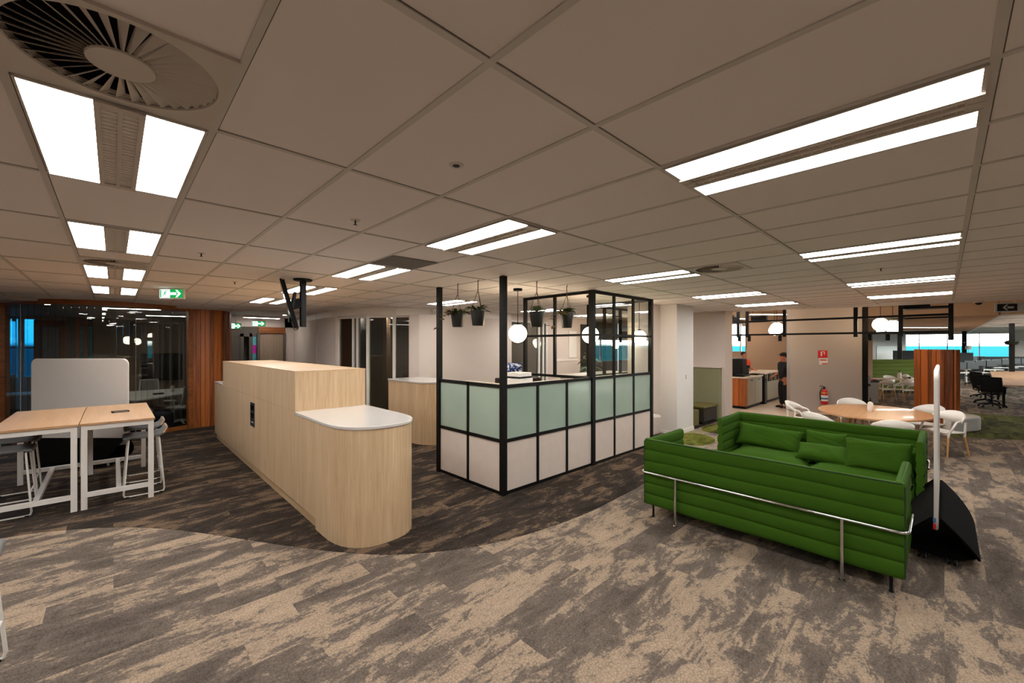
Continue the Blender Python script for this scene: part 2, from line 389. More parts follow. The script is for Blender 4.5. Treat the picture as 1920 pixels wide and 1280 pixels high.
struct(MB().box(19.6, 19.8, -8, -1.2, CZ+.05, 3.38), 'trim_2', 'beige_ceiling', smooth=False)
struct(MB().strip(list(reversed(edge)), .05, CZ+.001, 3.38), 'trim_3', 'beige_ceiling', smooth=False)
for i in range(9):
    tag(MB().box(21.2+i*2.6, 21.65+i*2.6, -8, -1.25, 3.02, 3.2).build('ceiling_baffle', 'white_trim', smooth=False),
        'white beam across the raised ceiling bay over the distant desks', 'ceiling beam', 'white beams in the raised ceiling bay')
# ceiling grid: exposed tees along both directions with a dark shadow gap beside each
g = MB()
xr = [GX+PX*i for i in range(-8, 22)]; yr = [GY+PY*j for j in range(-4, 12)]
g.k = 0
NOX = {0: (0, 2.187, 99), }
for x in xr: g.box(x-(.013 if x < 4.2 else .005), x+(.013 if x < 4.2 else .005), -6, 12.0, CZ-.005, CZ)
for y in yr: g.box(-6, 12.4, y-.013, y+.013, CZ-.0052, CZ)
g.k = 1
for x in xr:
    if x < 4.2: g.box(x+.013, x+.017, -6, 12.0, CZ-.001, CZ)
for y in yr: g.box(-6, 12.4, y-.017, y-.013, CZ-.001, CZ)
struct(g, 'trim_4', ['tee', 'gap'], smooth=False)

# ---- walls
def wallbox(name, m, *b): return struct(MB().box(*b), name, m, smooth=False)
wallbox('wall_behind', 'wall', -7.1, -7, -8, 18.8, 0, 3.4)
struct(MB().box(-7, 20, -8.1, -8, 0, 3.45).box(20, 51, -8.1, -8, 0, .95).box(20, 51, -8.1, -8, 2.4, 3.45), 'wall_south', 'wall', smooth=False)
wf = MB()
for k in range(9): wf.box(20+k*3.85, 20.08+k*3.85, -8.06, -8, .95, 2.4)
wo = struct(wf, 'added_window', 'steel', smooth=False)  # window band added on the unseen side wall to brighten the distant office
MB().box(20, 51, -8.05, -8.04, .95, 2.4).build('glass_pane', M['glass'], wo, smooth=False)
wallbox('wall_north', 'wall_grey', 2.3, 12.3, 18.7, 18.8, 0, 3.45)
wallbox('wall_north.001', 'wall_grey', 12.2, 12.3, 14.1, 18.8, 0, 3.45)
wallbox('wall_office_side', 'wall', 22.6, 51, 4.2, 4.3, 0, 3.45)
# distant window wall
w = MB()
w.box(51, 51.2, -8, -3.6, 0, 3.45).box(51, 51.2, 2.9, 4.3, 0, 3.45).box(51, 51.2, -3.6, 2.9, 0, 1.05).box(51, 51.2, -3.6, 2.9, 2.96, 3.45)
struct(w, 'wall_east', 'wall_grey', smooth=False)
wf = MB()
for y in (-3.6, -2.0, -.2, 1.5, 2.85): wf.box(51, 51.1, y, y+.06, 1.05, 2.96)
wf.box(51, 51.1, -3.6, 2.9, 2.14, 2.18)
wo = struct(wf, 'window_1', 'steel', smooth=False)
MB().box(51.08, 51.09, -3.6, 2.9, 1.05, 2.96).build('glass_pane', M['glass'], wo, smooth=False)
# kitchen back wall with its window
kw = MB(); kw.strip([(18.7,5.6),(20.1,4.27),(21.8,2.7)], .12, 0, 3.4)
struct(kw, 'wall_kitchen', 'wall_brown', smooth=False)
kw = MB(); kw.box(22.5, 22.6, 4.2, 10, 0, 1.72).box(22.5, 22.6, 4.2, 10, 3.08, 3.4)
struct(kw, 'wall_kitchen.001', 'wall_brown', smooth=False)
wf = MB()
for y in (4.5, 5.75, 7.0, 8.2, 9.9): wf.box(22.5, 22.58, y, y+.05, 1.72, 3.08)
wo = struct(wf, 'window_2', 'steel', smooth=False)
MB().box(22.55, 22.56, 4.5, 10, 1.72, 3.08).build('glass_pane', M['glass'], wo, smooth=False)
wallbox('wall_outside', 'wall_grey', 22.6, 22.7, 10, 14.1, 0, 3.4)
# pillar wall with the extinguisher
struct(MB().strip([(15.72,1.66),(14.87,3.25)], -.35, 0, 3.38), 'wall_pillar', 'wall_grey', smooth=False)
struct(MB().prism([(15.70,1.64),(15.76,1.53),(16.1,1.71),(16.04,1.82)], 0, 3.38), 'trim_5', 'black', smooth=False)
# brown wall beyond it
struct(MB().strip([(20.05,1.82),(19.38,2.42)], -.3, 0, 3.4), 'wall_copier', 'wall_brown', smooth=False)
# wall block between the booth and the kitchen
wallbox('wall_nook', 'wall', 11.86, 12.40, 4.08, 6.1, 0, CZ)
# white column and the warm wall beside the booth
wallbox('wall_column', 'white_col', 9.06, 9.93, 4.13, 4.75, 0, CZ)
bs = MB().box(9.05, 9.945, 4.115, 4.13, 0, .09).box(9.045, 9.06, 4.115, 4.75, 0, .09)
struct(bs, 'baseboard_column', 'white_trim', smooth=False)
wallbox('wall_warm', 'wall', 7.84, 9.06, 4.52, 4.64, 0, CZ)
# light switch pair on the column
# ---- curved back wall with glazed doors
zt = 2.76
cw = [(4.78,17.2),(4.55,14.3),(4.33,12.5)]
struct(MB().strip(smooth_line(cw, 2), -.12, 0, CZ), 'wall_curved', 'wall', smooth=False)
jw = [(4.33,12.5),(4.29,11.5),(4.31,10.92),(4.62,10.02),(5.36,9.08),(5.60,8.86)]
struct(MB().strip(smooth_line([(4.60,15.0),(4.33,12.5),(4.29,11.5),(4.31,10.92),(4.62,10.02),(5.36,9.02),(8.3,8.80)], 2), -.13, zt, CZ+.0), 'wall_bulkhead', 'white_trim', smooth=False)
def seg(a, b, t): return (a[0]+(b[0]-a[0])*t, a[1]+(b[1]-a[1])*t)
# first door bay (4.33,12.5)-(4.31,10.92) wall, (4.31,10.92)-(4.62,10.02) door, (4.62,10.02)-(5.30,9.1) glazed wall
struct(MB().strip([(4.33,12.5),(4.29,11.6),(4.30,11.05)], -.1, 0, zt), 'wall_door', 'wall', smooth=False)
def bay(name, a, b, splits, post=.07, pane='glass_dim', kind='door'):
    """glazed bay from a to b: white posts at the given fractions, glass between, top and bottom rails"""
    m = MB(); d = Vector((b[0]-a[0], b[1]-a[1])).length
    for t in splits:
        p = seg(a, b, t); m.obox((p[0], p[1], zt/2), (post, .08, zt), math.atan2(b[1]-a[1], b[0]-a[0]))
    m.bar((a[0],a[1],zt-.03), (b[0],b[1],zt-.03), .08, .06).bar((a[0],a[1],.05), (b[0],b[1],.05), .08, .1)
    o = struct(m, name, 'white_trim', smooth=False)
    MB().bar((a[0],a[1],zt/2), (b[0],b[1],zt/2), .012, zt-.1).build('glass_pane', M[pane], o, smooth=False)
    return o
d1 = bay('door_1', (4.30,11.05), (4.62,10.02), (0, .52, .66, 1))
p = seg((4.30,11.05), (4.62,10.02), .52)
MB().bar((p[0]-.05,p[1]-.03,1.0), (p[0]-.05,p[1]-.03,1.32), .025).build('door_handle', 'chrome', d1)
d2 = bay('door_2', (4.62,10.02), (5.30,9.13), (0, .62, 1))
struct(MB().strip([(5.30,9.13),(5.45,8.95),(5.62,8.85),(8.32,8.80)], -.12, 0, zt), 'wall_back', 'wall', smooth=False)
struct(MB().strip([(5.29,9.12),(5.44,8.935),(5.615,8.835),(8.32,8.785)], .015, 0, .1), 'baseboard_back', 'white_trim', smooth=False)
d3 = bay('door_3', (8.32,8.80), (9.95,8.80), (0, .40, .78, .9, 1), pane='glass_dim')
struct(MB().box(8.32, 12.2, 8.80, 8.92, zt, CZ).box(9.95, 11.75, 8.80, 8.92, 0, zt), 'wall_back.001', 'wall', smooth=False)
wo = struct(MB().box(10.35, 10.42, 8.78, 8.80, 1.75, 2.5).box(11.1, 11.5, 8.77, 8.80, 1.6, 2.5).box(10.3, 11.6, 8.775, 8.80, 1.5, 1.56), 'window_3', 'white_trim', smooth=False)
# rooms behind the glazed bays
struct(MB().box(5.2, 12.2, 13.5, 13.6, 0, CZ).box(11.9, 14.4, 13.3, 13.4, 0, 3.38).box(5.2, 5.3, 10.4, 13.5, 0, CZ), 'wall_office', 'wall_grey', smooth=False)
struct(MB().strip([(5.34,9.3),(5.9,10.6),(8.2,11.2),(9.9,11.2)], .02, 0, 1.25), 'wall_office.001', 'brownwood', smooth=False)
struct(MB().strip([(4.5,14.0),(6.2,11.9)], .05, 0, CZ), 'wall_office.002', 'wall_brown', smooth=False)
# corridor end
struct(MB().box(2.3, 5.0, 15.7, 15.8, 2.62, CZ).box(4.25, 5.0, 15.7, 15.8, 0, CZ), 'wall_corridor', 'wall', smooth=False)
struct(MB().box(3.45, 4.25, 15.66, 15.7, 2.42, 2.62), 'trim_6', 'cedar_x', smooth=False)
d4 = struct(MB().box(3.48, 4.2, 15.72, 15.76, 0, 2.42), 'door_4', 'brownwood', smooth=False)
MB().box(3.42, 3.5, 15.66, 15.78, 0, 2.42).box(4.2, 4.27, 15.66, 15.78, 0, 2.42).build('door_frame', 'wall_dark', d4, smooth=False)
wc = MB().box(2.3, 3.46, 15.74, 15.8, 2.3, 2.62)
for x in (2.3, 2.56, 2.95, 3.2): wc.box(x, x+.1, 15.74, 15.8, 0, 2.4)
wc.box(2.66, 2.95, 15.76, 15.8, 0, 2.4)
struct(wc, 'wall_corridor.001', 'wall_dark', smooth=False)
o = tag(MB().box(3.27, 3.41, 15.765, 15.78, 1.1, 2.3).build('window_poster', 'teal_print', smooth=False), 'narrow teal poster with a magenta band beside the corridor door', 'poster')
MB().box(3.272, 3.408, 15.755, 15.765, 1.75, 2.02).build('magenta_band', 'magenta_print', o, smooth=False)
o = tag(MB().box(2.42, 2.56, 15.765, 15.78, 1.0, 2.3).build('window_poster', 'teal_print', smooth=False), 'narrow teal poster beside the curved timber wall', 'poster')
struct(MB().box(2.2, 3.5, 16.2, 16.25, 0, CZ), 'wall_corridor.002', 'wall_dark', smooth=False)

# ---- meeting room with a curved glass front
GP = [(-2.3,15.6),(-1.95,14.3),(-1.66,13.5),(-1.3,12.72),(-.9,12.3),(-.45,12.10),(0,12.07),(.4,12.18),(.8,12.37),(1.34,12.63)]
gp = smooth_line(GP, 2)
fr = MB(); fr.strip(gp, .09, CZ-.10, CZ); fr.strip(gp, .09, 0, .09)
for p in ((-1.68,13.5),(1.33,12.62)): fr.obox((p[0],p[1]+.03,CZ/2), (.1,.1,CZ), .4)
wo = struct(fr, 'window_4', 'cedar_x', smooth=False)
MB().strip([(x,y+.04) for x,y in gp], .012, .09, CZ-.1).build('glass_pane', M['glass_room'], wo, smooth=True)
jm = MB()
for p in ((-1.35,12.85),(.35,12.2)): jm.obox((p[0],p[1]+.03,CZ/2), (.006,.016,CZ-.2), .4)
jm.build('glass_joint', 'tee', wo, smooth=False)
# cedar clad curved wall
cp = smooth_line([(1.36,12.64),(1.6,12.63),(1.86,12.66),(2.12,12.86),(2.30,13.22),(2.34,13.7),(2.34,15.7)], 2)
cl = MB(); acc = 0
def resample(p, step):
    out = [p[0]]; need = step
    for a, b in zip(p, p[1:]):
        L = math.dist(a, b); pos = 0
        while L-pos >= need:
            pos += need; out.append((a[0]+(b[0]-a[0])*pos/L, a[1]+(b[1]-a[1])*pos/L)); need = step
        need -= L-pos
    return out
cpr = resample(cp, .092)
for i, (a, b) in enumerate(zip(cpr, cpr[1:])):
    m = ((a[0]+b[0])/2, (a[1]+b[1])/2); an = math.atan2(b[1]-a[1], b[0]-a[0])
    o_ = .018*(i % 3 == 1)
    cl.obox((m[0]-math.sin(an)*(.03+o_), m[1]+math.cos(an)*(.03+o_), CZ/2), (math.dist(a,b)-.008, .05, CZ), an)
struct(cl, 'wall_cedar', 'cedar', smooth=False)
struct(MB().strip([(x, y+.09) for x, y in cp], .05, 0, CZ), 'wall_cedar.001', 'wall_dark', smooth=False)
# inside of that room
wallbox('wall_meeting', 'brownwood', -.46, 2.3, 18.6, 18.7, 0, CZ)
wallbox('wall_meeting.001', 'wall_dark', -1.03, -.46, 18.6, 18.7, 0, CZ)
bw = MB().box(-7, -1.68, 18.5, 18.7, 0, 1.1).box(-7, -1.68, 18.5, 18.7, 2.78, CZ)
for x, x2 in ((-2.62,-2.36), (-2.32,-2.13), (-2.10,-2.02), (-1.99,-1.87)): bw.box(x, x2, 18.52, 18.6, 1.1, 2.78)
bw.box(-1.68, -1.03, 18.6, 18.7, 2.6, CZ)
struct(bw, 'wall_meeting.002', 'brownwood', smooth=False)
wo = struct(MB().box(-7, -1.68, 18.58, 18.6, 1.92, 1.97), 'window_5', 'cedar_x', smooth=False)
MB().box(-7, -1.68, 18.6, 18.61, 1.1, 2.78).build('glass_pane', M['glass_blue'], wo, smooth=False)
wallbox('wall_meeting.003', 'wall_dark', 2.2, 2.3, 15.8, 18.6, 0, CZ)
struct(MB().box(-3.0, 2.2, 12.5, 18.6, CZ-.045, CZ-.002), 'ceiling.004', 'wall_grey', smooth=False)
d5 = MB().box(-1.69, -1.6, 18.5, 18.62, 0, 2.76).box(-1.17, -1.03, 18.5, 18.62, 0, 2.76).box(-1.69, -1.03, 18.5, 18.62, 2.60, 2.76)
d5 = struct(d5, 'door_5', 'cedar_x', smooth=False)
MB().box(-1.6, -1.17, 18.55, 18.6, 0, 2.6).build('door_leaf', 'wall_dark', d5, smooth=False)
MB().box(-1.52, -1.19, 18.53, 18.55, 1.65, 2.56).build('glass_pane', 'mesh_grey', d5, smooth=False)
struct(MB().box(-.75, -.66, 18.55, 18.6, .9, 2.6).box(-.58, -.48, 18.55, 18.6, .9, 2.6), 'trim_8', 'teal_print', smooth=False)
st = MB()
for x in (-.83, -.66): st.box(x, x+.08, 18.45, 18.55, 0, CZ)
struct(st, 'trim_7', 'cedar', smooth=False)
# ================================================================== CEILING FITTINGS
def make_light():
    t = thing('ceiling_light', '', 'ceiling light', (0,0,CZ))
    W, L = .545, 1.128
    f = MB(); z0, z1 = -.0085, .0053
    for x0, x1 in ((-W/2, -W/2+.008), (W/2-.008, W/2)): f.box(x0, x1, -L/2, L/2, z0, z1)
    for y0, y1 in ((-L/2, -L/2+.012), (L/2-.012, L/2)): f.box(-W/2, W/2, y0, y1, z0, z1)
    f.box(-.075, -.055, -L/2, L/2, -.018, 0).box(.055, .075, -L/2, L/2, -.018, 0).box(-.008, .008, -L/2, L/2, -.018, 0)
    f.box(-.055, .055, -L/2+.0, -L/2+.05, -.016, 0).box(-.055, .055, L/2-.05, L/2, -.016, 0)
    f.build('frame', 'fixture', t, smooth=False)
    for s in (-1, 1):
        x0, x1 = sorted((s*.076, s*(W/2-.008)))
        MB().box(x0, x1, -L/2+.012, L/2-.012, -.008, -.002).build('diffuser', 'panel_light', t, smooth=False)
    r = MB()
    for s in (-1, 1):
        x0, x1 = sorted((s*.008, s*.055)); r.box(x0, x1, -L/2+.05, L/2-.05, -.006, -.003)
        for k in range(26):
            y = -L/2+.07+k*.039; r.box(x0, x1, y, y+.002, -.014, -.006)
    r.build('reflector', 'reflector', t, smooth=False)
    return t
LIGHTS = [(0,2,'large twin panel ceiling light beside the big round air vent'),
 (0,4,'second twin panel ceiling light out from the big round air vent'),
 (0,6,'third twin panel ceiling light from the big vent, just past the small vent'),
 (0,8,'last small twin panel ceiling light before the glass meeting room'),
 (4,0,'large twin panel ceiling light nearest the camera on the sofa side'),
 (4,2,'twin panel ceiling light over the gap between oak desk and steel framed booth'),
 (4,4,'twin panel ceiling light touching the dark grey ceiling tile'),
 (4,6,'twin panel ceiling light right behind the ceiling hung TV'),
 (4,8,'twin panel ceiling light between the ceiling hung TV and the corridor'),
 (9,0,'second twin panel ceiling light along the row above the green sofas'),
 (14,0,'third twin panel ceiling light along the row above the green sofas'),
 (18,0,'last thin ceiling light of the row leading over the oval table'),
 (9,2,'twin panel ceiling light with a round vent at its end, near the booth'),
 (14,2,'twin panel ceiling light above the white column'),
 (18,2,'twin panel ceiling light above the kitchen opening'),
 (9,6,'ceiling light seen behind the two hanging plants at the left post'),
 (14,6,'ceiling light seen through the booth frame behind the third hanging plant'),
 (18,6,'ceiling light seen through the booth frame beside its corner post')]
# rows added behind and beside the camera for fill, hinted by the curved glass
LIGHTS += [(-5,0,'ceiling light left of the camera, mirrored in the curved glass'), (-5,2,'second added ceiling light to the left of the camera, mirrored in the curved glass'), (-5,4,'added ceiling light above the cut off bar table side, mirrored in the glass'), (-5,6,'added ceiling light near the left glass post, mirrored in the glass'),
 (0,-2,'added ceiling light behind the camera, mirrored in the curved glass'), (4,-2,'added ceiling light behind the camera on the sofa side, mirrored in the glass'), (9,-2,'ceiling light beyond the right photo edge near the sofas, added for fill'), (14,-2,'ceiling light beyond the right photo edge near the oval table, added for fill'), (-5,-2,'added ceiling light far behind the camera, mirrored in the curved glass')]
L0 = make_light()
for n, (i, j, lab) in enumerate(LIGHTS):
    loc = (GX+PX*(i+.5), GY+PY*(j+.5), CZ-.0055)
    if n == 0: L0.location = loc; L0['label'] = lab; L0['group'] = 'twin panel ceiling lights'
    else: dup(L0, lab, loc, group='twin panel ceiling lights')

def make_vent():
    t = thing('air_vent', '', 'air vent', (0,0,CZ))
    S = PX/2-.010; R = .262; n = 56
    p = MB()      # square plate with a round hole
    ring = [(R*math.cos(2*PI*k/n), R*math.sin(2*PI*k/n)) for k in range(n)]
    sq = []
    for x, y in ring:
        k = S/max(abs(x), abs(y)); sq.append((x*k, y*k))
    vs = [(x,y,-.006) for x,y in sq]+[(x,y,-.006) for x,y in ring]+[(x*.97,y*.97,.02) for x,y in ring]
    p.add(vs, [(k,n+k,n+(k+1)%n,(k+1)%n) for k in range(n)]+[(n+k,2*n+k,2*n+(k+1)%n,n+(k+1)%n) for k in range(n)])
    lip = [(-S,-S),(S,-S),(S,S),(-S,S)]
    p.add([(x,y,-.006) for x,y in lip]+[(x,y,.0056) for x,y in lip], [(i,(i+1)%4,4+(i+1)%4,4+i) for i in range(4)])
    p.build('face_plate', 'fixture', t, smooth=False)
    q = MB().lathe((0,0,0), [(R*.99,.002),(R*.99,.07),(0,.07)], 40); q.f = [tuple(reversed(f)) for f in q.f[:-2]]; q.m = q.m[:len(q.f)]; q.build('plenum', 'black_matte', t, smooth=False)
    b = MB(); N = 36; tilt = .020
    for k in range(N):
        a = 2*PI*k/N; w0, w1 = .0045, .0140
        r0, r1 = .08, R*.985
        ca, sa = math.cos(a), math.sin(a)
        P = lambda r, off, z: (r*ca-off*sa, r*sa+off*ca, z)
        b.add([P(r0,w0,-.004), P(r1,w1,-.004), P(r1,-w1,-.004+tilt), P(r0,-w0,-.004+tilt*.6), P(r0,w0,-.0025), P(r1,w1,-.0025), P(r1,-w1,-.0025+tilt), P(r0,-w0,-.0025+tilt*.6)],
              [(0,1,2,3),(7,6,5,4),(0,4,5,1),(1,5,6,2),(2,6,7,3),(3,7,4,0)])
    b.build('swirl_blades', 'fixture', t, smooth=False)
    MB().lathe((0,0,0), [(.0,-.008),(.086,-.008),(.088,-.003),(.088,0)], 36).build('hub', 'fixture', t)
    return t
V0 = make_vent()
VENTS = [(0,1.88,'big round swirl air vent in the ceiling, nearest the camera'), (0,6.50,'small round swirl air vent in the row of ceiling lights towards the glass room'),
         (9,1.88,'round swirl air vent at the end of the light near the booth'), ]
for n, (i, y, lab) in enumerate(VENTS):
    loc = (GX+PX*(i+.5), y, CZ-.0055)
    if n == 0: V0.location = loc; V0['label'] = lab; V0['group'] = 'round ceiling vents'
    else: dup(V0, lab, loc, group='round ceiling vents')
tag(MB().box(2.075, 2.63, 3.93, 4.47, CZ-.008, CZ-.0056).build('ceiling_grille', mat('dark grey grille', '#6a6560', .8), smooth=False), 'dark grey square return air tile set into the ceiling', 'ceiling grille')

def fitting(name, label, cat, x, y, prof, m, m2=None, prof2=None, grp=None):
    o = MB().lathe((0,0,0), prof, 20).build(name, m); o.location = (x, y, CZ); tag(o, label, cat, grp)
    if prof2: MB().lathe((0,0,0), prof2, 16).build('core', m2, o)
    return o
fitting('smoke_sensor', 'round recessed grey sensor in the ceiling tile above the oak desk', 'ceiling sensor', 1.28, 1.75, [(0,-.004),(.036,-.004),(.038,0)], 'tee', 'black', [(0,-.006),(.017,-.006),(.019,-.004)])
def sprinkler(x, y, lab):
    o = fitting('ceiling_sprinkler', lab, 'sprinkler', x, y, [(0,-.003),(.035,-.003),(.036,0)], 'fixture', 'black', [(0,-.035),(.016,-.034),(.005,-.03),(.006,-.003)], 'ceiling sprinklers')
sprinkler(1.30, 3.04, 'sprinkler head with dark core in mid ceiling between desk and vent')
sprinkler(.64, 5.2, 'small sprinkler head near the row of lights by the exit sign')
sprinkler(6.67, .53, 'white sprinkler disc under the row of lights over the sofas')
sprinkler(1.28, 7.19, 'small sprinkler head left of the ceiling hung TV')
def downlight(x, y, lab, z=CZ, r=.07):
    o = MB().lathe((0,0,0), [(r*.75,-.004),(r,-.006),(r*1.05,0)], 20).build('downlight', 'fixture'); o.location = (x, y, z); tag(o, lab, 'downlight', 'round ceiling downlights')
    MB().lathe((0,0,0), [(0,-.006),(r*.72,-.006),(r*.74,-.003)], 20).build('lens', 'downlight', o)
downlight(3.76, 13.9, 'round white downlight in the corridor ceiling, right of the TV bracket')
downlight(-1.02, 13.3, 'bright round downlight inside the glass meeting room', CZ-.05, .06)
downlight(-2.05, 16.2, 'round downlight at the back of the glass meeting room', CZ-.05, .06)
sp = bpy.data.lights.new('downlight beam', 'SPOT'); sp.energy = 60; sp.spot_size = math.radians(42); sp.spot_blend = .5; sp.color = (1,.9,.76); sp.shadow_soft_size = .04
so = bpy.data.objects.new('wall_downlight_beam', sp); COL.objects.link(so); so.location = (4.35, 13.4, CZ-.03)

# exit signs
def exit_sign(label, c, rz, w=.40, h=.185, arrow=1, faces=('exit_green','exit_white'), case='white', hang=True, flip=1):
    t = thing('exit_sign', label, 'sign', c, rz, None)
    MB().box(-w/2, w/2, -.02, .02, -h/2, h/2).build('case', case, t, bevel=.004)
    e = -.022
    fg, fw = faces
    MB().box(*sorted((flip*-w*.46, flip*-w*.06)), e, e+.003, -h*.38, h*.38).build('pictogram_field', fw, t, smooth=False)
    MB().box(*sorted((flip*-w*.04, flip*w*.46)), e, e+.003, -h*.38, h*.38).build('arrow_field', fg, t, smooth=False)
    a = MB(); k = arrow; cx = flip*w*.21
    def flat(pts, y): n = len(pts); a.add([(x,y,z) for x,z in pts], [tuple(range(n))])
    flat([(cx-k*.10,-.02),(cx-k*.10,.02),(cx+k*.0,.02),(cx+k*.0,-.02)], e-.001)
    flat([(cx-k*.012,.058),(cx+k*.015,.058),(cx+k*.075,0),(cx+k*.015,-.058),(cx-k*.012,-.058),(cx+k*.03,0)], e-.0012)
    a.build('arrow', fw, t, smooth=False)
    r = MB(); gx = -flip*w*.26
    r.box(*sorted((-flip*w*.45, -flip*w*.40)), e-.001, e, -h*.36, h*.36)
    r.ball((gx+.024, e-.0005, .048), .011, 10, (1,.1,1))
    for p, q, ww in (((.015,.034),(-.004,.0),.020), ((-.004,0),(.018,-.022),.011), ((.018,-.022),(.010,-.052),.009), ((-.004,0),(-.022,-.026),.011), ((-.022,-.026),(-.046,-.030),.009), ((.013,.030),(.036,.016),.008), ((.036,.016),(.050,.026),.007), ((.010,.028),(-.016,.026),.008), ((-.016,.026),(-.024,.008),.007)):
        r.bar((gx+p[0], e-.0008, p[1]), (gx+q[0], e-.0008, q[1]), .0012, ww)
    r.build('running_figure', 'exit_green' if fg == 'exit_green' else 'sign_black', t, smooth=False)
    if hang: MB().cyl((0,0,h/2), (0,0,CZ-c[2]-.001), .008, 8).build('hanger', 'white', t)
    return t
exit_sign('large green running man exit sign hanging near the glass meeting room', (.69, 8.70, 2.845), math.radians(-44), .40, .175)
exit_sign('green exit sign hanging in the corridor mouth, right of the two there', (3.13, 14.2, 2.66), math.radians(-20), .36, .18)
exit_sign('small green exit sign beside the cedar clad wall in the corridor', (2.55, 14.2, 2.57), math.radians(-30), .28, .18)
exit_sign('pale grey directional sign with black arrow hanging at the edge of the photo', (13.2, -.99, 2.78), math.radians(-62), .62, .19, -1, ('sign_black','sign_grey'), 'sign_grey', True, -1)
# ================================================================== RECEPTION DESK
X0, X1 = 1.586, 2.47
def rounded_end(inset=0.0, top=False, n=18):
    """plan of the near end: straight side at X0, big elliptical nose, straight side at X1"""
    i = inset; o = []
    cx = (X0+X1)/2; a = (X1-X0)/2-i
    yc = 4.52; b = .60-i
    for k in range(n+1):
        th = PI+PI*k/n; s, c_ = math.sin(th), math.cos(th)
        e = .78
        o.append((cx+a*math.copysign(abs(c_)**e, c_), yc+b*math.copysign(abs(s)**e, s)))
    return o
desk = thing('reception_desk', 'long pale oak reception desk with white rounded end and taller oak box', 'reception desk', (2.03, 7.4, 0))
R0 = (2.03, 7.4, 0)
YN, YF = 4.74, 10.95
out = rounded_end()
MB().prism(out+[(X1,YN),(X0,YN)], 0.004, 1.165).build('rounded_end', 'lam', desk, rel=R0)
MB().box(X0, X1, YN, YF, .12, 1.195).build('long_cabinet', 'lam', desk, rel=R0, smooth=False)
MB().box(X0+.025, X1-.06, YN, YF-.06, .004, .12).build('kickboard', 'kick', desk, rel=R0, smooth=False)
ot = [(x+(x-2.03)*.02, y-.012) for x, y in out]
MB().prism(ot+[(X1+.008,5.45),(X0-.008,5.45)], 1.166, 1.2).build('white_worktop', 'stone', desk, rel=R0, bevel=.006)
MB().box(X0-.008, X1+.01, 10.04, YF+.03, 1.196, 1.23).build('white_worktop', 'stone', desk, rel=R0, bevel=.006)
MB().box(X0, X1, 5.45, 10.04, 1.2, 1.672).build('upper_box', 'lam', desk, rel=R0, smooth=False)
MB().box(X0-.002, X1+.002, 5.448, 10.042, 1.672, 1.692).build('upper_top', 'lam_h', desk, rel=R0, smooth=False)
sm = MB()
for k in range(1, 7): sm.box(X0-.0006, X0, YN+k*.885, YN+k*.885+.003, .12, 1.195)
sm.build('panel_joint', 'kick', desk, rel=R0, smooth=False)
pw = MB().box(X0-.006, X0+.01, 7.44, 7.70, .73, 1.10).build('power_panel', 'sign_black', desk, rel=R0, smooth=False)
MB().box(X0-.009, X0-.005, 7.47, 7.67, .86, .94).box(X0-.009, X0-.005, 7.47, 7.67, .98, 1.06).build('socket', 'screen', pw, rel=R0, smooth=False)
MB().box(X0-.008, X0-.004, 7.50, 7.64, .79, .80).build('label_strip', 'label', pw, rel=R0, smooth=False)

# second desk, mostly hidden behind the booth
d2 = thing('reception_desk', 'second oak desk with white top, half hidden behind the booth post', 'reception desk', (4.85, 7.9, 0))
R2 = (4.85, 7.9, 0)
o2 = [(4.85+.42*math.cos(PI+PI*k/16), 7.55+.5*math.sin(PI+PI*k/16)) for k in range(17)]
MB().prism(o2+[(5.27,8.6),(4.43,8.6)], .004, 1.235).build('rounded_cabinet', 'lam', d2, rel=R2)
o3 = [(4.85+.435*math.cos(PI+PI*k/16), 7.55+.515*math.sin(PI+PI*k/16)) for k in range(17)]
MB().prism(o3+[(5.285,8.6),(4.415,8.6)], 1.236, 1.27).build('white_worktop', 'stone', d2, rel=R2, bevel=.005)

# ================================================================== STEEL FRAMED BOOTH
BX = [3.765, 4.43, 5.10, 5.785, 6.45, 7.11, 7.79]; BYF = 4.09; BYB = 5.57; RZ, MZ = 1.475, .722
RB = (5.8, 4.8, 0)
bo = thing('framed_booth', 'black steel framed booth with frosted green glass and plaster panels', 'booth', RB)
def bpart(mb, name, m, **k): return mb.build(name, m, bo, rel=RB, smooth=k.pop('smooth', False), **k)
HT = CZ-.006
for x, y, z, w in ((BX[0],BYF,HT,.075), (BX[0]-.02,BYB,HT,.07), (BX[3],BYF,HT,.085), (BX[6],BYF,HT,.075), (BX[3]+.02,5.67,HT,.06), (BX[6],5.6,HT,.06), (10.45,5.62,HT,.07)):
    bpart(MB().box(x-w/2, x+w/2, y-w/2, y+w/2, .004, z), 'post', 'black')
for x in (BX[1], BX[2], BX[4], BX[5]):
    bpart(MB().box(x-.022, x+.022, BYF-.022, BYF+.022, .004, RZ if x < 5.7 else HT), 'mullion', 'black')
bpart(MB().box(BX[0]-.03, BX[0]+.014, 4.83-.022, 4.83+.022, .004, RZ), 'mullion', 'black')
for z0, z1 in ((.004,.045), (MZ-.022,MZ+.022), (RZ-.045,RZ)):
    bpart(MB().box(BX[0], BX[6], BYF-.02, BYF+.02, z0, z1), 'rail', 'black')
    bpart(MB().box(BX[0]-.03, BX[0]+.01, BYF, BYB, z0, z1), 'rail', 'black')
for z0, z1 in ((2.165,2.205), (HT-.045,HT)):
    bpart(MB().box(BX[3], BX[6], BYF-.02, BYF+.02, z0, z1), 'rail', 'black')
    bpart(MB().box(BX[3], BX[3]+.04, BYF, 5.67, z0, z1), 'rail', 'black')
    bpart(MB().box(BX[6]-.02, BX[6]+.02, BYF, 5.6, z0, z1), 'rail', 'black')
bpart(MB().box(BX[3], BX[3]+.04, BYF, 5.67, RZ-.045, RZ), 'rail', 'black')
bpart(MB().box(BX[3]-.0, BX[3]+.044, 4.92-.025, 4.92+.025, RZ-.04, HT), 'mullion', 'black')
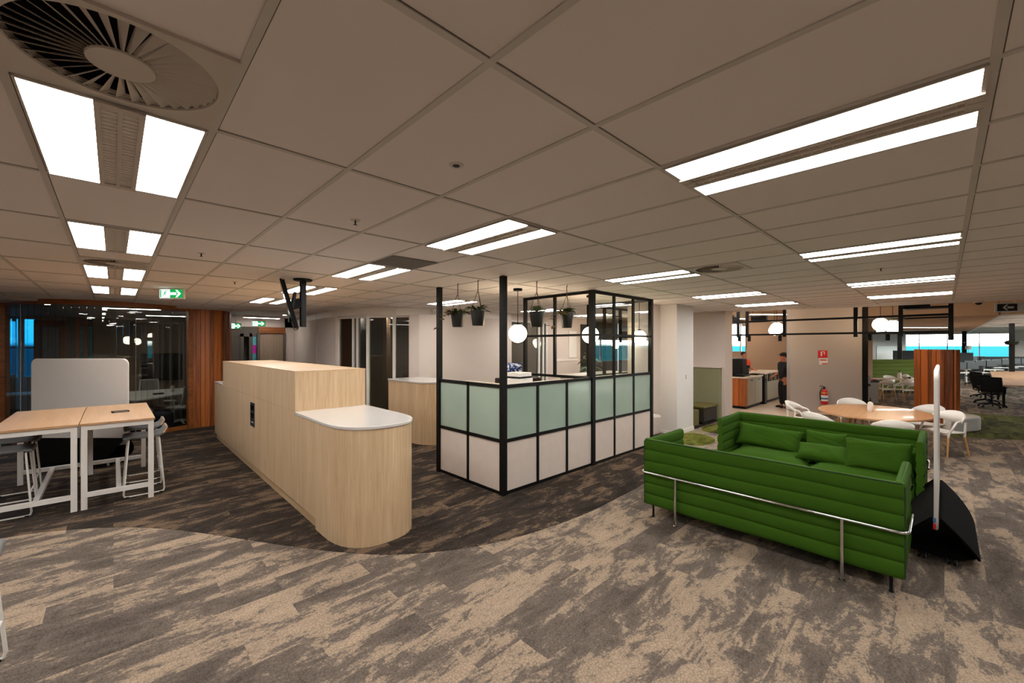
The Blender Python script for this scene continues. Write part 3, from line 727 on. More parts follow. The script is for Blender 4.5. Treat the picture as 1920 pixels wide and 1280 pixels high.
bpart(MB().box(BX[6], 10.45, 5.6, 5.64, HT-.045, HT), 'rail', 'black')
bpart(MB().box(BX[6], 10.45, 5.6, 5.64, 1.28, 1.33), 'rail', 'black')
bpart(MB().box(9.15, 10.45, 5.59, 5.65, 2.28, 2.36), 'rail', 'black')
for x in (8.45, 9.15, 9.87): bpart(MB().box(x-.03, x+.03, 5.59, 5.65, .004, HT), 'mullion', 'black')
for a, b in zip(BX, BX[1:]):
    bpart(MB().box(a+.02, b-.02, BYF-.006, BYF+.006, MZ+.022, RZ-.045), 'frosted_pane', 'frost')
    bpart(MB().box(a+.02, b-.02, BYF-.008, BYF+.008, .045, MZ-.022), 'plaster_panel', 'plaster')
for a, b in ((BYF, 4.83), (4.83, BYB)):
    bpart(MB().box(BX[0]-.016, BX[0]-.004, a+.02, b-.02, MZ+.022, RZ-.045), 'frosted_pane', 'frost')
    bpart(MB().box(BX[0]-.018, BX[0]-.002, a+.02, b-.02, .045, MZ-.022), 'plaster_panel', 'plaster')
# clear panes above the rail
for a, b in zip(BX[3:], BX[4:]):
    for z0, z1 in ((RZ, 2.165), (2.205, HT-.045)):
        bpart(MB().box(a+.02, b-.02, BYF-.004, BYF+.004, z0, z1), 'clear_pane', 'glass')
# worktops inside the booth
ct = thing('booth_counter', 'pale worktop running round the inside of the framed booth', 'counter', (4.9, 4.6, 0))
RC = (4.9, 4.6, 0)
MB().prism([(3.80,4.12),(7.75,4.12),(7.75,4.62),(4.30,4.62),(4.30,5.53),(3.80,5.53)], 1.385, 1.42).build('worktop', 'bench_top', ct, rel=RC, smooth=False)
MB().box(3.82, 3.86, 4.14, 5.5, .004, 1.384).box(3.86, 7.7, 4.14, 4.18, .004, 1.384).build('back_panel', 'lam', ct, rel=RC, smooth=False)
bn = thing('low_cabinet', 'pale bench cabinet behind the booth glass, topped in cream', 'cabinet', (9.1, 6.3, 0))
MB().box(8.0, 10.2, 6.0, 6.6, .004, 1.25).build('body', 'cabgrey', bn, rel=(9.1,6.3,0), smooth=False)
MB().box(7.96, 10.24, 5.96, 6.64, 1.25, 1.29).build('top', 'bench_top', bn, rel=(9.1,6.3,0), smooth=False)
# boxes and cushion on the booth worktop
for k, (x, y, w, d, z0, h, lab) in enumerate(((4.36,4.40,.30,.30,1.42,.10,'lower white paper carton on the booth worktop beside the corner post'), (4.36,4.40,.27,.28,1.547,.055,'thin white box lying on top of the carton on the booth worktop'))):
    b = tag(MB().obox((0,0,h/2), (w,d,h), .1).build('paper_box', 'paper', smooth=False, bevel=.003), lab, 'box', 'white boxes on the booth worktop')
    b.location = (x, y, z0+.001)
    MB().obox((0,0,h+.001), (w*.98,.03,.002), .1).build('tape_strip', 'mesh_grey', b, smooth=False)
tag(MB().obox((4.36,4.40,1.534), (.28,.29,.022), .1).build('tablet_case', 'black_matte', smooth=False, bevel=.004), 'thin black folder sandwiched between the two white boxes', 'folder')
cu = MB()
def cushion(mb, w, d, h, n=12, pinch=.86):
    vs = []; fs = []
    for s in (1, -1):
        for i in range(n+1):
            for j in range(n+1):
                u, v = 2*i/n-1, 2*j/n-1
                e = max(0, (1-u**4)*(1-v**4))**.5
                q = 1-.07*(1-abs(u)**2)*abs(v)**3
                q2 = 1-.07*(1-abs(v)**2)*abs(u)**3
                vs.append((u*w/2*q2, v*d/2*q, s*h/2*e+.006*math.sin(5*u+3*v)*e))
    N = (n+1)**2
    for i in range(n):
        for j in range(n):
            a = i*(n+1)+j; fs.append((a, a+n+1, a+n+2, a+1)); fs.append((N+a, N+a+1, N+a+n+2, N+a+n+1))
    return mb.add(vs, fs)
cushion(cu, .34, .34, .13)
o = cu.build('patterned_cushion', 'blue_print'); o.rotation_euler = (math.radians(78), 0, math.radians(-38)); o.location = (6.27, 6.45, 1.47)
tag(o, 'blue and white patterned cushion propped behind the booth worktop', 'cushion')
sb = thing('upholstered_bench', 'dark upholstered seat back behind the booth worktop', 'seat', (6.4, 6.5, 0))
MB().box(6.0, 6.85, 6.2, 6.8, .004, 1.30).build('seat_block', 'dark_vinyl', sb, rel=(6.4,6.5,0), bevel=.02)

# ---- globe pendants
def globe(label, x, y, z, r, rod_top=CZ, grp='opal globe pendants'):
    t = thing('globe_pendant', label, 'pendant light', (x, y, z), 0, grp)
    MB().ball((0,0,0), r, 28).build('globe', 'globe', t)
    MB().cyl((0,0,r), (0,0,rod_top-z-.03), .006, 8).build('rod', 'black', t)
    MB().lathe((0,0,r-.012), [(.045,0),(.05,.01),(.02,.035)], 16).build('cap', 'black', t)
    MB().lathe((0,0,rod_top-z-.035), [(.07,0),(.075,.01),(.075,.034)], 18).build('ceiling_rose', 'black', t)
globe('opal globe pendant hanging between the booth corner post and the third plant', 4.778, 4.84, 2.201, .149)
globe('opal globe pendant behind the tall middle post of the booth', 6.40, 4.56, 2.20, .155)
globe('opal globe pendant just inside the far end post of the booth', 7.72, 4.30, 2.175, .138)
globe('small opal globe pendant far behind the booth, left of two', 11.35, 7.12, 2.05, .134)
globe('small opal globe pendant far behind the booth, right of two', 11.7, 6.75, 2.13, .14)

# ---- hanging plants
def hang_plant(label, x, y, zt_, zb, r, kind, seed):
    rnd = random.Random(seed)
    t = thing('hanging_plant', label, 'hanging plant', (x, y, zb), 0, 'potted plants hung above the booth')
    h = zt_-zb
    MB().lathe((0,0,0), [(0,0),(r*.72,0),(r*.78,.01),(r*.98,h*.8),(r,h),(r*.9,h),(r*.85,h*.85),(0,h*.85)], 24).build('pot', 'pot', t)
    c = MB(); top = CZ-zb-.015
    for k in range(3):
        a = 2*PI*k/3+.4; c.tube([(r*.97*math.cos(a), r*.97*math.sin(a), h*.97), (.01*math.cos(a), .01*math.sin(a), h+(top-h)*.62)], .004, 6)
    c.tube([(0,0,h+(top-h)*.6), (0,0,top)], .006, 6)
    c.build('hanging_cord', 'cord', t)
    MB().tube([(0,0,top-.01),(.018,0,top),(.012,0,top+.012),(0,0,top+.014)], .004, 6).build('ceiling_hook', 'black', t)
    f = MB()
    if kind == 'trail':
        for k in range(4):
            a = math.radians(150+k*25) if k < 3 else rnd.uniform(0, 6)
            for s in range(6):
                q = s/5; L = r*(.6+2.1*q)*(1 if k < 3 else .6)
                p = (L*math.cos(a), L*math.sin(a), h+.06*math.sin(q*2.2)-(.26*q*q if k < 2 else .06*q))
                leaf(f, p, (math.cos(a+rnd.uniform(-1,1)), math.sin(a+rnd.uniform(-1,1)), rnd.uniform(-.3,.5)), rnd.uniform(.08,.11), rnd.uniform(.06,.085))
        f.build('trailing_foliage', 'leaf_b' if seed % 2 else 'leaf', t)
    for kk in (0,):
        f2 = MB()
        for k in range(24):
            a = rnd.uniform(0, 2*PI); q = rnd.uniform(.1, .75)*r
            leaf(f2, (q*math.cos(a), q*math.sin(a), h+rnd.uniform(-.01,.03)), (math.cos(a), math.sin(a), rnd.uniform(.2,1.3)), rnd.uniform(.09,.15), rnd.uniform(.05,.08), .4)
        f2.build('foliage', {'trail':'leaf', 'white':'leaf_v', 'green':'leaf'}[kind], t)
hang_plant('black hanging pot with brown trailing vine beside the left booth post', 3.71, 5.035, 2.48, 2.28, .102, 'trail', 1)
hang_plant('black hanging pot with upright bright green leaves, second from left', 3.72, 4.57, 2.495, 2.285, .104, 'green', 2)
hang_plant('black hanging pot with white edged leaves in front of the upper frame', 4.39, 4.06, 2.485, 2.27, .106, 'white', 3)
hang_plant('black hanging pot with trailing vine nearest the tall middle post', 5.04, 4.03, 2.51, 2.275, .098, 'trail', 5)
# ================================================================== GREEN SOFAS
def quilt(mb, length, z0, z1, th, nb, nL=14, bulge=.019):
    """upright padded panel along +x from 0, horizontal channels on both faces, soft rounded edges"""
    ring = []; per = 8
    for s in (1, -1):
        rows = range(nb*per+1) if s > 0 else range(nb*per, -1, -1)
        for k in rows:
            q = (k % per)/per; e = math.sin(PI*q)**.42 if 0 < q < 1 else 0
            z = z0+(z1-z0)*k/(nb*per)
            ring.append((s*(th/2-bulge+bulge*e), z))
    n = len(ring); vs = []; fs = []
    for i in range(nL+1):
        x = length*i/nL
        for y, z in ring:
            vs.append((x, y, z+.004*math.sin(x*5+z*9)))
    for i in range(nL):
        for k in range(n): fs.append((i*n+k, (i+1)*n+k, (i+1)*n+(k+1)%n, i*n+(k+1)%n))
    fs += [tuple(range(n)), tuple(reversed(range(nL*n, (nL+1)*n)))]
    return mb.add(vs, fs)
def sofa(label, loc, rz, pillows=True):
    """local frame: back panel along x (length 2.24), seat towards +y"""
    t = thing('high_back_sofa', label, 'sofa', loc, rz, 'green channel quilted sofas')
    Lb, D, th = 2.24, .92, .085
    Z0, Z1 = .145, .905
    b = quilt(MB(), Lb-.02, Z0, Z1, th, 6); b.xf(Matrix.Translation((-Lb/2+.01, th/2, 0)))
    o = b.build('back_panel', 'green', t)
    MB().tube([(-Lb/2+.02, .012, Z1-.003), (Lb/2-.02, .012, Z1-.003)], .006, 6).build('piping', 'green_dark', o)
    for s in (-1, 1):
        w = quilt(MB(), D-.04, Z0+.0, Z1, .075, 6, 8)
        w.xf(Matrix.Translation((s*(Lb/2-.04), .03, 0)) @ Matrix.Rotation(PI/2, 4, 'Z'))
        o = w.build('side_wing', 'green', t)
        MB().tube([(s*(Lb/2-.04), .05, Z1-.003), (s*(Lb/2-.04), D-.03, Z1-.003)], .006, 6).build('piping', 'green_dark', o)
        z = MB().tube([(s*(Lb/2-.006), .006, Z0+.01), (s*(Lb/2-.006), .006, Z1-.02)], .006, 8).build('corner_zip', 'green_dark', t)
    MB().box(-Lb/2+.09, Lb/2-.09, .09, D-.04, .19, .33).build('seat_base', 'green', t, bevel=.02)
    for s in (-1, 1):
        c = MB(); cushion(c, Lb/2-.095, D-.10, .16, 10); c.xf(Matrix.Translation((s*(Lb/4-.045), .10+(D-.14)/2, .375)))
        c.build('seat_cushion', 'green', t)
    # chrome rail round the outside and its legs
    zr = .53; r = .0125; e = .016
    path = [(-Lb/2-e, D*.55, zr)] + [(-Lb/2-e+.05*(1-math.cos(a)), .035-.05*math.sin(a)-e, zr) for a in (0, PI/6, PI/3, PI/2)]
    path += [(-x, y, z) for x, y, z in reversed(path)]
    MB().tube(path, r, 10).build('chrome_rail', 'chrome', t)
    for x in (-Lb*.324, Lb*.324):
        MB().tube([(x, -.032, zr), (x, -.032, .02)], .014, 10).lathe((x, -.032, .005), [(0,0),(.022,0),(.022,.01),(.015,.016)], 12).build('leg', 'chrome', t)
    for x in (-Lb*.46, Lb*.46):
        for y in (.06, D-.12): MB().tube([(x, y, .2), (x, y, .012)], .012, 8).lathe((x, y, .004), [(0,0),(.018,0),(.018,.008),(.012,.012)], 10).build('foot', 'black', t)
    return t
sofa('green quilted sofa turned with its chrome railed back to the camera', (4.5, 1.33, 0), -PI/2, False)
sofa('green quilted sofa facing the camera with scatter cushions on its seat', (7.52, 1.27, 0), PI/2)
def pillow(label, c, w, d, h, rx, rz, ry=0):
    m = MB(); cushion(m, w, d, h, 24); rr = random.Random(len(label))
    fl = [(rr.uniform(-w/2,w/2), rr.uniform(-d/2,d/2), rr.uniform(0,PI), rr.uniform(.005,.011), rr.uniform(45,80)) for _ in range(7)]
    def wr(p):
        x, y, z = p; k = min(1, abs(z)/(h*.25))
        for fx, fy, fa, am, fr in fl:
            u = (x-fx)*math.cos(fa)+(y-fy)*math.sin(fa); v = -(x-fx)*math.sin(fa)+(y-fy)*math.cos(fa)
            z += math.copysign(am*k*math.cos(u*fr)*math.exp(-(u*u/.004+v*v/.035)), z)
        return (x, y+.03*(x/w)**2*math.copysign(1,y), z)
    m.v = [wr(p) for p in m.v]; o = m.build('scatter_cushion', 'green')
    o.rotation_euler = (rx, ry, rz); o.location = c; tag(o, label, 'cushion', 'green scatter cushions on the sofa')
# local x of each pillow runs along world -y after rz = -90 deg
q = -PI/2
pillow('long creased green cushion slumped in the far left corner of the sofa', (7.22, 1.86, .60), .86, .34, .15, math.radians(62), q+.10, math.radians(4))
pillow('flat green bolster cushion lying in the middle of the sofa seat', (6.98, 1.14, .53), .62, .28, .15, math.radians(38), q-.04)
pillow('large square green cushion standing at the front of the seat, right of centre', (6.92, .58, .615), .66, .40, .15, math.radians(66), q+.05)
pillow('green cushion tucked behind the middle gap against the sofa back', (7.28, 1.16, .60), .5, .36, .13, math.radians(72), q)
pillow('green cushion half hidden in the sofa corner beside the large square one', (7.16, .36, .58), .40, .32, .13, math.radians(66), q+.15)

# ================================================================== MOBILE WHITEBOARDS
def whiteboard(label, loc, rz):
    t = thing('mobile_whiteboard', label, 'whiteboard', loc, rz, 'mobile whiteboards')
    W, zb, zt_ = 1.62, .34, 1.775
    m = MB(); m.rplate(W, zt_-zb, .09, .03); m.xf(Matrix.Translation((0,0,zb)))
    b = m.build('board', 'board', t)
    e = MB(); o = []
    m2 = MB().rplate(W+.02, zt_-zb+.02, .1, .018); m2.xf(Matrix.Translation((0,0,zb-.01))); m2.build('edge_trim', 'white', b)
    for s in (-1, 1):
        # leaning half-round foot panel
        p = MB(); n = 10; vs = []; z1, z0 = .45, .07
        def lean(z): f = (z-z0)/(z1-z0); return s*(.28-.245*f**1.5)
        for sg in (1, -1):
            side = [(sg*(.52+.26*math.sin(PI/2*k/n)), z0+(z1-z0)*(1-math.cos(PI/2*k/n))**.8) for k in range(n+1)]
            for x, z in (side if sg > 0 else reversed(side)): vs.append((x, lean(z), z))
        N = len(vs); vs2 = [(x, y-s*.02, z) for x, y, z in vs]
        p.add(vs+vs2, [tuple(range(N)), tuple(reversed(range(N,2*N)))]+[((i+1)%N,i,N+i,N+(i+1)%N) for i in range(N)])
        p.build('foot_panel', 'black_flat', t, smooth=False)
    MB().prism([(-.50,-.26),(.50,-.26),(.64,-.16),(.66,0),(.64,.16),(.50,.26),(-.50,.26),(-.64,.16),(-.66,0),(-.64,-.16)], .075, .10).build('base_tray', 'black_flat', t, smooth=False)
    for x in (-.60, .60):
        for y in (-.10, .10):
            c = MB()
            for dy in (-.018, .018): c.cyl((x, y+dy-.010, .035), (x, y+dy+.010, .035), .0345, 18)
            w = c.build('caster', 'black_matte', t)
            h = MB()
            for dy in (-.03, .03): h.cyl((x, y+dy-.001, .035), (x, y+dy+.001, .035), .024, 14)
            h.build('wheel_cap', 'label', w)
    return t
a = math.atan2(9.52-10.67, .19+1.0)
whiteboard('white rounded mobile whiteboard on black base behind the bar tables', (-.405, 10.10, 0), a)
wb = whiteboard('mobile whiteboard seen edge on beside the end of the green sofas', (6.12, .052, 0), .0)
MB().box(-.827, -.82, .0, .019, .36, .41).build('red_sticker', 'signred', wb, smooth=False)
MB().box(-.827, -.82, .0, .019, .42, .46).build('blue_sticker', 'label_b', wb, smooth=False)

# ================================================================== BAR TABLES AND STOOLS
def bar_table(label, x0, x1, y0, y1):
    cx, cy = (x0+x1)/2, (y0+y1)/2
    t = thing('bar_table', label, 'table', (cx, cy, 0), 0, 'tall white framed bar tables')
    R = (cx, cy, 0); H = 1.055; s = .055
    MB().box(x0-.012, x1+.012, y0-.012, y1+.012, H-.028, H).build('table_top', 'ply', t, rel=R, smooth=False, bevel=.003)
    for x in (x0, x1-s):
        for y in (y0, y1-s): MB().box(x, x+s, y, y+s, .004, H-.028).build('leg', 'white', t, rel=R, smooth=False)
    for y in (y0, y1-s):
        MB().box(x0+s, x1-s, y+.005, y+s-.005, H-.085, H-.029).build('apron', 'white', t, rel=R, smooth=False)
        MB().box(x0+s, x1-s, y+.005, y+s-.005, .15, .205).build('stretcher', 'white', t, rel=R, smooth=False)
    for x in (x0, x1-s): MB().box(x+.005, x+s-.005, y0+s, y1-s, H-.085, H-.029).build('apron', 'white', t, rel=R, smooth=False)
    MB().box(cx-.025, cx+.025, y0+s, y1-s, .155, .20).build('footrest', 'white', t, rel=R, smooth=False)
    return t
bar_table('tall timber topped bar table nearer the reception desk, dark box on top', -.285, .385, 7.24, 9.2)
bar_table('tall timber topped bar table running off the photo beside the stools', -.99, -.316, 7.24, 9.2)
sx = thing('power_box', 'flat dark power outlet box set on the bar table top', 'power outlet', (.07, 8.13, 1.056), .15)
MB().box(-.09, .09, -.05, .05, 0, .02).build('housing', 'black', sx, bevel=.006)
MB().box(-.07, .07, -.053, -.049, .004, .016).build('socket', 'steel', sx, smooth=False)
def make_stool():
    t = thing('bar_stool', '', 'stool', (0,0,0))
    f = MB(); r = .0105
    for s in (-1, 1):    # sled sides in planes y = const, legs lean in to the seat
        pts = [(-.155, s*.17, .735), (-.205, s*.225, .05), (-.195, s*.225, .018), (-.17, s*.226, .0115), (.17, s*.226, .0115), (.195, s*.225, .018), (.205, s*.225, .05), (.155, s*.17, .735)]
        f.tube(pts, r, 8)
    f.tube([(-.155,-.17,.735),(-.155,.17,.735)], r, 8).tube([(.155,-.17,.735),(.155,.17,.735)], r, 8)
    f.build('sled_frame', 'white', t)
    MB().tube([(-.185,-.205,.26),(-.185,.205,.26)], r, 8).tube([(.185,-.205,.26),(.185,.205,.26)], r, 8).build('footrest', 'white', t)
    s = MB(); nx, ny = 10, 8; vs = []; th = .03     # one-piece padded seat rising into a low back
    prof = [(.20,.735),(.19,.752),(.12,.758),(.0,.752),(-.10,.752),(-.17,.765),(-.205,.79),(-.228,.83),(-.238,.865)]
    for k, (x, z) in enumerate(prof):
        for j in range(ny+1):
            v = 2*j/ny-1; w = .20 if k < 6 else .20-.012*(k-5)
            vs.append((x, v*w, z+.02*v*v))
    m = len(prof); n_ = ny+1
    fs = [(i*n_+j, i*n_+j+1, (i+1)*n_+j+1, (i+1)*n_+j) for i in range(m-1) for j in range(ny)]
    s.add(vs, fs); o = s.build('seat_shell', 'grey_fabric', t)
    q = o.modifiers.new('thick', 'SOLIDIFY'); q.thickness = th; q.offset = 0
    MB().tube([(-.2,-.19,.80),(-.236,-.185,.87),(-.242,0,.875),(-.236,.185,.87),(-.2,.19,.80)], .008, 6).build('shell_edge', 'legwood', t)
    g_ = MB()
    for x in (-.17,.17):
        for s_ in (-1,1): g_.box(x-.018, x+.018, s_*.226-.014, s_*.226+.014, .0035, .016)
    g_.build('glide', 'black_matte', t, smooth=False)
    return t
ST = make_stool(); G = 'white sled based bar stools with grey seats'
ST.location = (.30, 7.66, .0); ST.rotation_euler = (0,0,PI/2*0+PI); ST['label'] = 'white sled bar stool at the front corner of the table nearer the desk'; ST['group'] = G
dup(ST, 'white sled bar stool second from the front, at the table nearer the desk', (.32, 8.42, 0), PI, G)
dup(ST, 'white sled bar stool at the front of the table cut by the photo edge', (-.90, 7.66, 0), 0, G)
dup(ST, 'white sled bar stool behind the front one on the cut off table side', (-.92, 8.42, 0), 0, G)
dup(ST, 'white sled leg of a bar stool just showing at the lower left photo edge', (-.70, 3.92, 0), 0, G)

# ---- ceiling hung TV
tv = thing('ceiling_television', 'black flat television on a ceiling pole above the oak desk, seen edge on', 'television', (1.92, 6.24, CZ-.0055))
RT = (1.92, 6.24, CZ-.0055)
MB().lathe((0,0,-.022), [(0,0),(.11,0),(.12,.008),(.12,.022)], 24).build('ceiling_plate', 'black', tv)
MB().box(-.035, .035, -.035, .035, -.665, -.02).build('pole', 'black', tv, smooth=False, bevel=.004)
ax = Vector((-.962, .272, 0)).normalized()          # the way the screen leans out: across the picture
ex = Vector((.272, .962, 0)).normalized()           # the way the screen runs: along the line of sight
def tvp(u, w, z): return tuple(ax*u+ex*w+Vector((0,0,z)))
br = MB()
br.bar(tvp(.03,0,-.33), tvp(.13,0,-.36), .07, .13)
br.bar(tvp(.10,-.16,-.20), tvp(.165,-.16,-.60), .03, .05).bar(tvp(.10,.16,-.20), tvp(.165,.16,-.60), .03, .05)
br.bar(tvp(.115,-.16,-.36), tvp(.115,.16,-.36), .05, .08)
br.build('tilt_bracket', 'black', tv, smooth=False)
# screen slab: top edge leans away from the pole
u0, z0, u1, z1 = .255, -.075, .085, -.70
sl = MB(); n = Vector((z1-z0, 0, -(u1-u0))).normalized()
def slab(mb, off0, off1, w):
    du, dz = -(z1-z0), (u1-u0); L = math.hypot(du, dz); du, dz = du/L, dz/L
    vs = []
    for o_ in (off0, off1):
        for (u, z) in ((u0+du*o_, z0+dz*o_), (u1+du*o_, z1+dz*o_)):
            for s in (-1, 1): vs.append(tvp(u, s*w, z))
    mb.add(vs, [(0,1,3,2),(6,7,5,4),(0,4,5,1),(2,3,7,6),(0,2,6,4),(1,5,7,3)]); return mb
slab(MB(), 0, .025, .52).build('screen', 'screen', tv, smooth=False)
slab(MB(), -.03, -.003, .40).build('rear_housing', 'black_matte', tv, smooth=False)
# ================================================================== WAITING NOOK BESIDE THE COLUMN
nk = thing('nook_screen', 'tall olive felt screen panel with pale cap standing by the nook wall', 'partition', (11.4, 4.5, 0))
MB().box(11.72, 11.855, 4.16, 5.2, .004, 1.40).build('felt_panel', 'olive', nk, rel=(11.4,4.5,0), bevel=.02)
MB().box(11.70, 11.857, 4.15, 5.2, 1.401, 1.425).build('cap', 'wall', nk, rel=(11.4,4.5,0), smooth=False)
b1 = thing('bench_seat', 'dark brown upholstered box bench in front of the olive screen', 'bench', (11.1, 4.35, 0))
MB().box(10.75, 11.62, 4.2, 4.75, .06, .40).build('body', 'dark_vinyl', b1, rel=(11.1,4.35,0), bevel=.02)
MB().box(10.73, 11.64, 4.18, 4.77, .40, .46).build('seat_pad', 'olive_vinyl', b1, rel=(11.1,4.35,0), bevel=.02)
MB().box(10.8, 11.58, 4.26, 4.7, .004, .06).build('plinth', 'black', b1, rel=(11.1,4.35,0), smooth=False)
b2 = thing('ottoman', 'olive upholstered cube stool between white column and brown bench', 'stool', (10.25, 4.42, 0))
MB().box(10.02, 10.46, 4.2, 4.64, .03, .43).build('body', 'olive_vinyl', b2, rel=(10.25,4.42,0), bevel=.03)
MB().box(10.06, 10.42, 4.24, 4.6, .004, .03).build('plinth', 'black', b2, rel=(10.25,4.42,0), smooth=False)
tt = thing('side_table', 'small timber topped table poking out behind the white column', 'table', (10.5, 4.72, 0))
MB().lathe((0,0,.715), [(0,0),(.30,0),(.32,.012),(.31,.026),(0,.026)], 32).build('table_top', 'beech', tt)
MB().lathe((0,0,.004), [(.2,0),(.2,.015),(.03,.03),(.03,.71)], 20).build('pedestal', 'black', tt)
hs = thing('side_table', 'small white round table between the booth end post and the white column', 'table', (8.12, 4.28, 0))
MB().lathe((0,0,.52), [(0,0),(.20,0),(.235,.014),(.23,.026),(0,.026)], 32).build('table_top', 'stone', hs)
MB().lathe((0,0,.004), [(.16,0),(.16,.012),(.025,.025),(.025,.516)], 20).build('pedestal', 'white', hs)
sw = tag(MB().box(9.50, 9.535, 4.122, 4.13, 1.23, 1.33).build('light_switch', 'fixture', smooth=False), 'slim switch plate on the white column', 'light switch')
MB().box(9.508, 9.527, 4.118, 4.122, 1.24, 1.27).box(9.508, 9.527, 4.118, 4.122, 1.29, 1.32).build('rocker', 'mesh_grey', sw, smooth=False)

# ================================================================== OVAL TABLE AND WHITE CHAIRS
ov = thing('oval_table', 'oval beech table on splayed timber legs behind the green sofas', 'table', (10.50, .95, 0))
A, B = 1.12, .84
e = [(A*math.cos(2*PI*k/64), B*math.sin(2*PI*k/64)) for k in range(64)]
MB().prism(e, .718, .745).build('table_top', 'beech', ov, bevel=.004)
for sx_, sy in ((-1,-1),(-1,1),(1,-1),(1,1)):
    MB().tube([(sx_*.42, sy*.28, .715), (sx_*.62, sy*.42, .008)], .032, 10, .02).build('leg', 'legwood', ov)
MB().box(-.45, .45, -.30, .30, .69, .716).build('underframe', 'black', ov, smooth=False)
def bottle(name, label, loc, s=1.0):
    t = thing(name, label, 'bottle', loc)
    MB().lathe((0,0,0), [(0,0),(.034*s,0),(.037*s,.01*s),(.037*s,.11*s),(.03*s,.135*s),(.012*s,.145*s),(.012*s,.155*s)], 18).build('body', 'plastic', t)
    MB().lathe((0,0,.155*s), [(.014*s,0),(.014*s,.018*s),(.005*s,.02*s),(.005*s,.04*s)], 12).tube([(0,0,.19*s),(.0,0,.2*s),(.045*s,.0,.198*s)], .007*s, 8).build('pump', 'black_matte', t)
    MB().lathe((0,0,.03*s), [(.0376*s,0),(.0376*s,.06*s)], 18).build('label_band', 'paper', t)
    return t
bottle('sanitiser_bottle', 'white pump sanitiser bottle on the oval beech table', (10.42, .98, .7455), 1.25)
def make_chair():
    """white moulded armchair: seat, wrap-round back with arms, tapered timber legs; faces +y"""
    t = thing('white_armchair', '', 'chair', (0,0,0))
    s = MB(); n = 10; vs = []; fs = []
    for i in range(n+1):
        for j in range(n+1):
            u, v = 2*i/n-1, 2*j/n-1
            vs.append((u*.225*(1-.06*max(0,v)), v*.215+.01, .44+.012*(u*u)-.01*(1-v*v)))
    for i in range(n):
        for j in range(n): a = i*(n+1)+j; fs.append((a,a+n+1,a+n+2,a+1))
    s.add(vs, fs); o = s.build('seat', 'plastic', t); q = o.modifiers.new('thick','SOLIDIFY'); q.thickness = .022; q.offset = -1
    b = MB(); vs = []; fs = []; m = 16      # curved top band: back and arms in one sweep
    for k in range(m+1):
        a = PI+PI*k/m; x = .265*math.cos(a); y = -.06+.21*math.sin(a)
        back = max(0, -math.sin(a))
        zt_ = .66+.145*back**.9; zb = zt_-.05-.16*back**2
        for z, off in ((zb,0),(zb+(zt_-zb)*.5,-.012*back),(zt_,-.03*back)): vs.append((x*(1+.03*(z-.6)), y+off, z))
    for k in range(m):
        for r in range(2): a = k*3+r; fs.append((a,a+3,a+4,a+1))
    b.add(vs, fs); o = b.build('backrest', 'plastic', t); q = o.modifiers.new('thick','SOLIDIFY'); q.thickness = .024; q.offset = 0
    for sx_ in (-1, 1):
        MB().tube([(sx_*.262,-.06,.65),(sx_*.258,.02,.63),(sx_*.243,.15,.43),(sx_*.24,.165,.36)], .017, 8).build('arm_support', 'plastic', t)
        MB().tube([(sx_*.225,-.21,.62),(sx_*.215,-.205,.44),(sx_*.212,-.20,.36)], .018, 8).build('rear_support', 'plastic', t)
        MB().tube([(sx_*.24,.165,.362),(sx_*.262,.215,.004)], .019, 10, .012).build('leg', 'legwood', t)
        MB().tube([(sx_*.212,-.20,.362),(sx_*.235,-.27,.004)], .019, 10, .012).build('leg', 'legwood', t)
    MB().bar((-.235,.17,.415),(.235,.17,.415),.03,.03).bar((-.212,-.2,.415),(.212,-.2,.415),.03,.03).build('seat_rim', 'plastic', t, smooth=False)
    return t
WC = make_chair(); G = 'white armchairs round the oval table'
def face(x, y): return math.atan2(.95-y, 10.5-x)-PI/2
WC.location = (11.0, .04, 0); WC.rotation_euler = (0,0,math.radians(52)); WC['group'] = G
WC['label'] = 'white armchair with timber legs at the whiteboard end of the oval table'
for x, y, lab in ((9.35,1.55,'white armchair with its back to the sofa, under the left half of the oval table'),
                  (9.33,.62,'white armchair with its back to the sofa, under the middle of the oval table'),
                  (10.6,2.1,'white armchair at the kitchen end of the oval table, turned sideways'),
                  (11.95,1.42,'white armchair beyond the oval table, in front of the pillar wall'),
                  (11.8,.28,'white armchair beyond the oval table, nearest the cedar screen')):
    dup(WC, lab, (x,y,0), face(x,y), G)
# cedar screen
cs = thing('cedar_screen', 'freestanding curved screen of upright cedar boards behind the oval table', 'screen', (15.3, .18, 0))
pts = smooth_line([(15.74,.56),(15.45,.33),(15.15,.06),(14.86,-.2)], 2); pts = resample(pts, .112)
m = MB()
for i, (a, b) in enumerate(zip(pts, pts[1:])):
    an = math.atan2(b[1]-a[1], b[0]-a[0]); m.obox(((a[0]+b[0])/2, (a[1]+b[1])/2, .965), (math.dist(a,b)-.008, .045+.02*(i%2), 1.88), an)
m.build('cedar_boards', 'cedar', cs, rel=(15.3,.18,0), smooth=False)
MB().strip([(x+.03,y-.03) for x,y in pts], -.05, .004, 1.86).build('backing', 'wall_dark', cs, rel=(15.3,.18,0), smooth=False)
MB().obox((14.845,-.215,.953), (.05,.09,1.9), .75).build('end_post', 'cedar', cs, rel=(15.3,.18,0), smooth=False)
# pale rounded bench seat behind the screen end
ps = thing('lounge_seat', 'pale upholstered low curved seat beside the cedar screen foot', 'seat', (14.25, -.28, 0))
MB().prism(smooth_line([(13.62,-.10),(14.35,-.51),(14.75,-.62),(15.1,-.48),(15.0,-.30),(14.5,-.05),(13.9,.02)],1), .02, .34).build('seat_body', 'white_col', ps, rel=(14.25,-.28,0), bevel=.03)

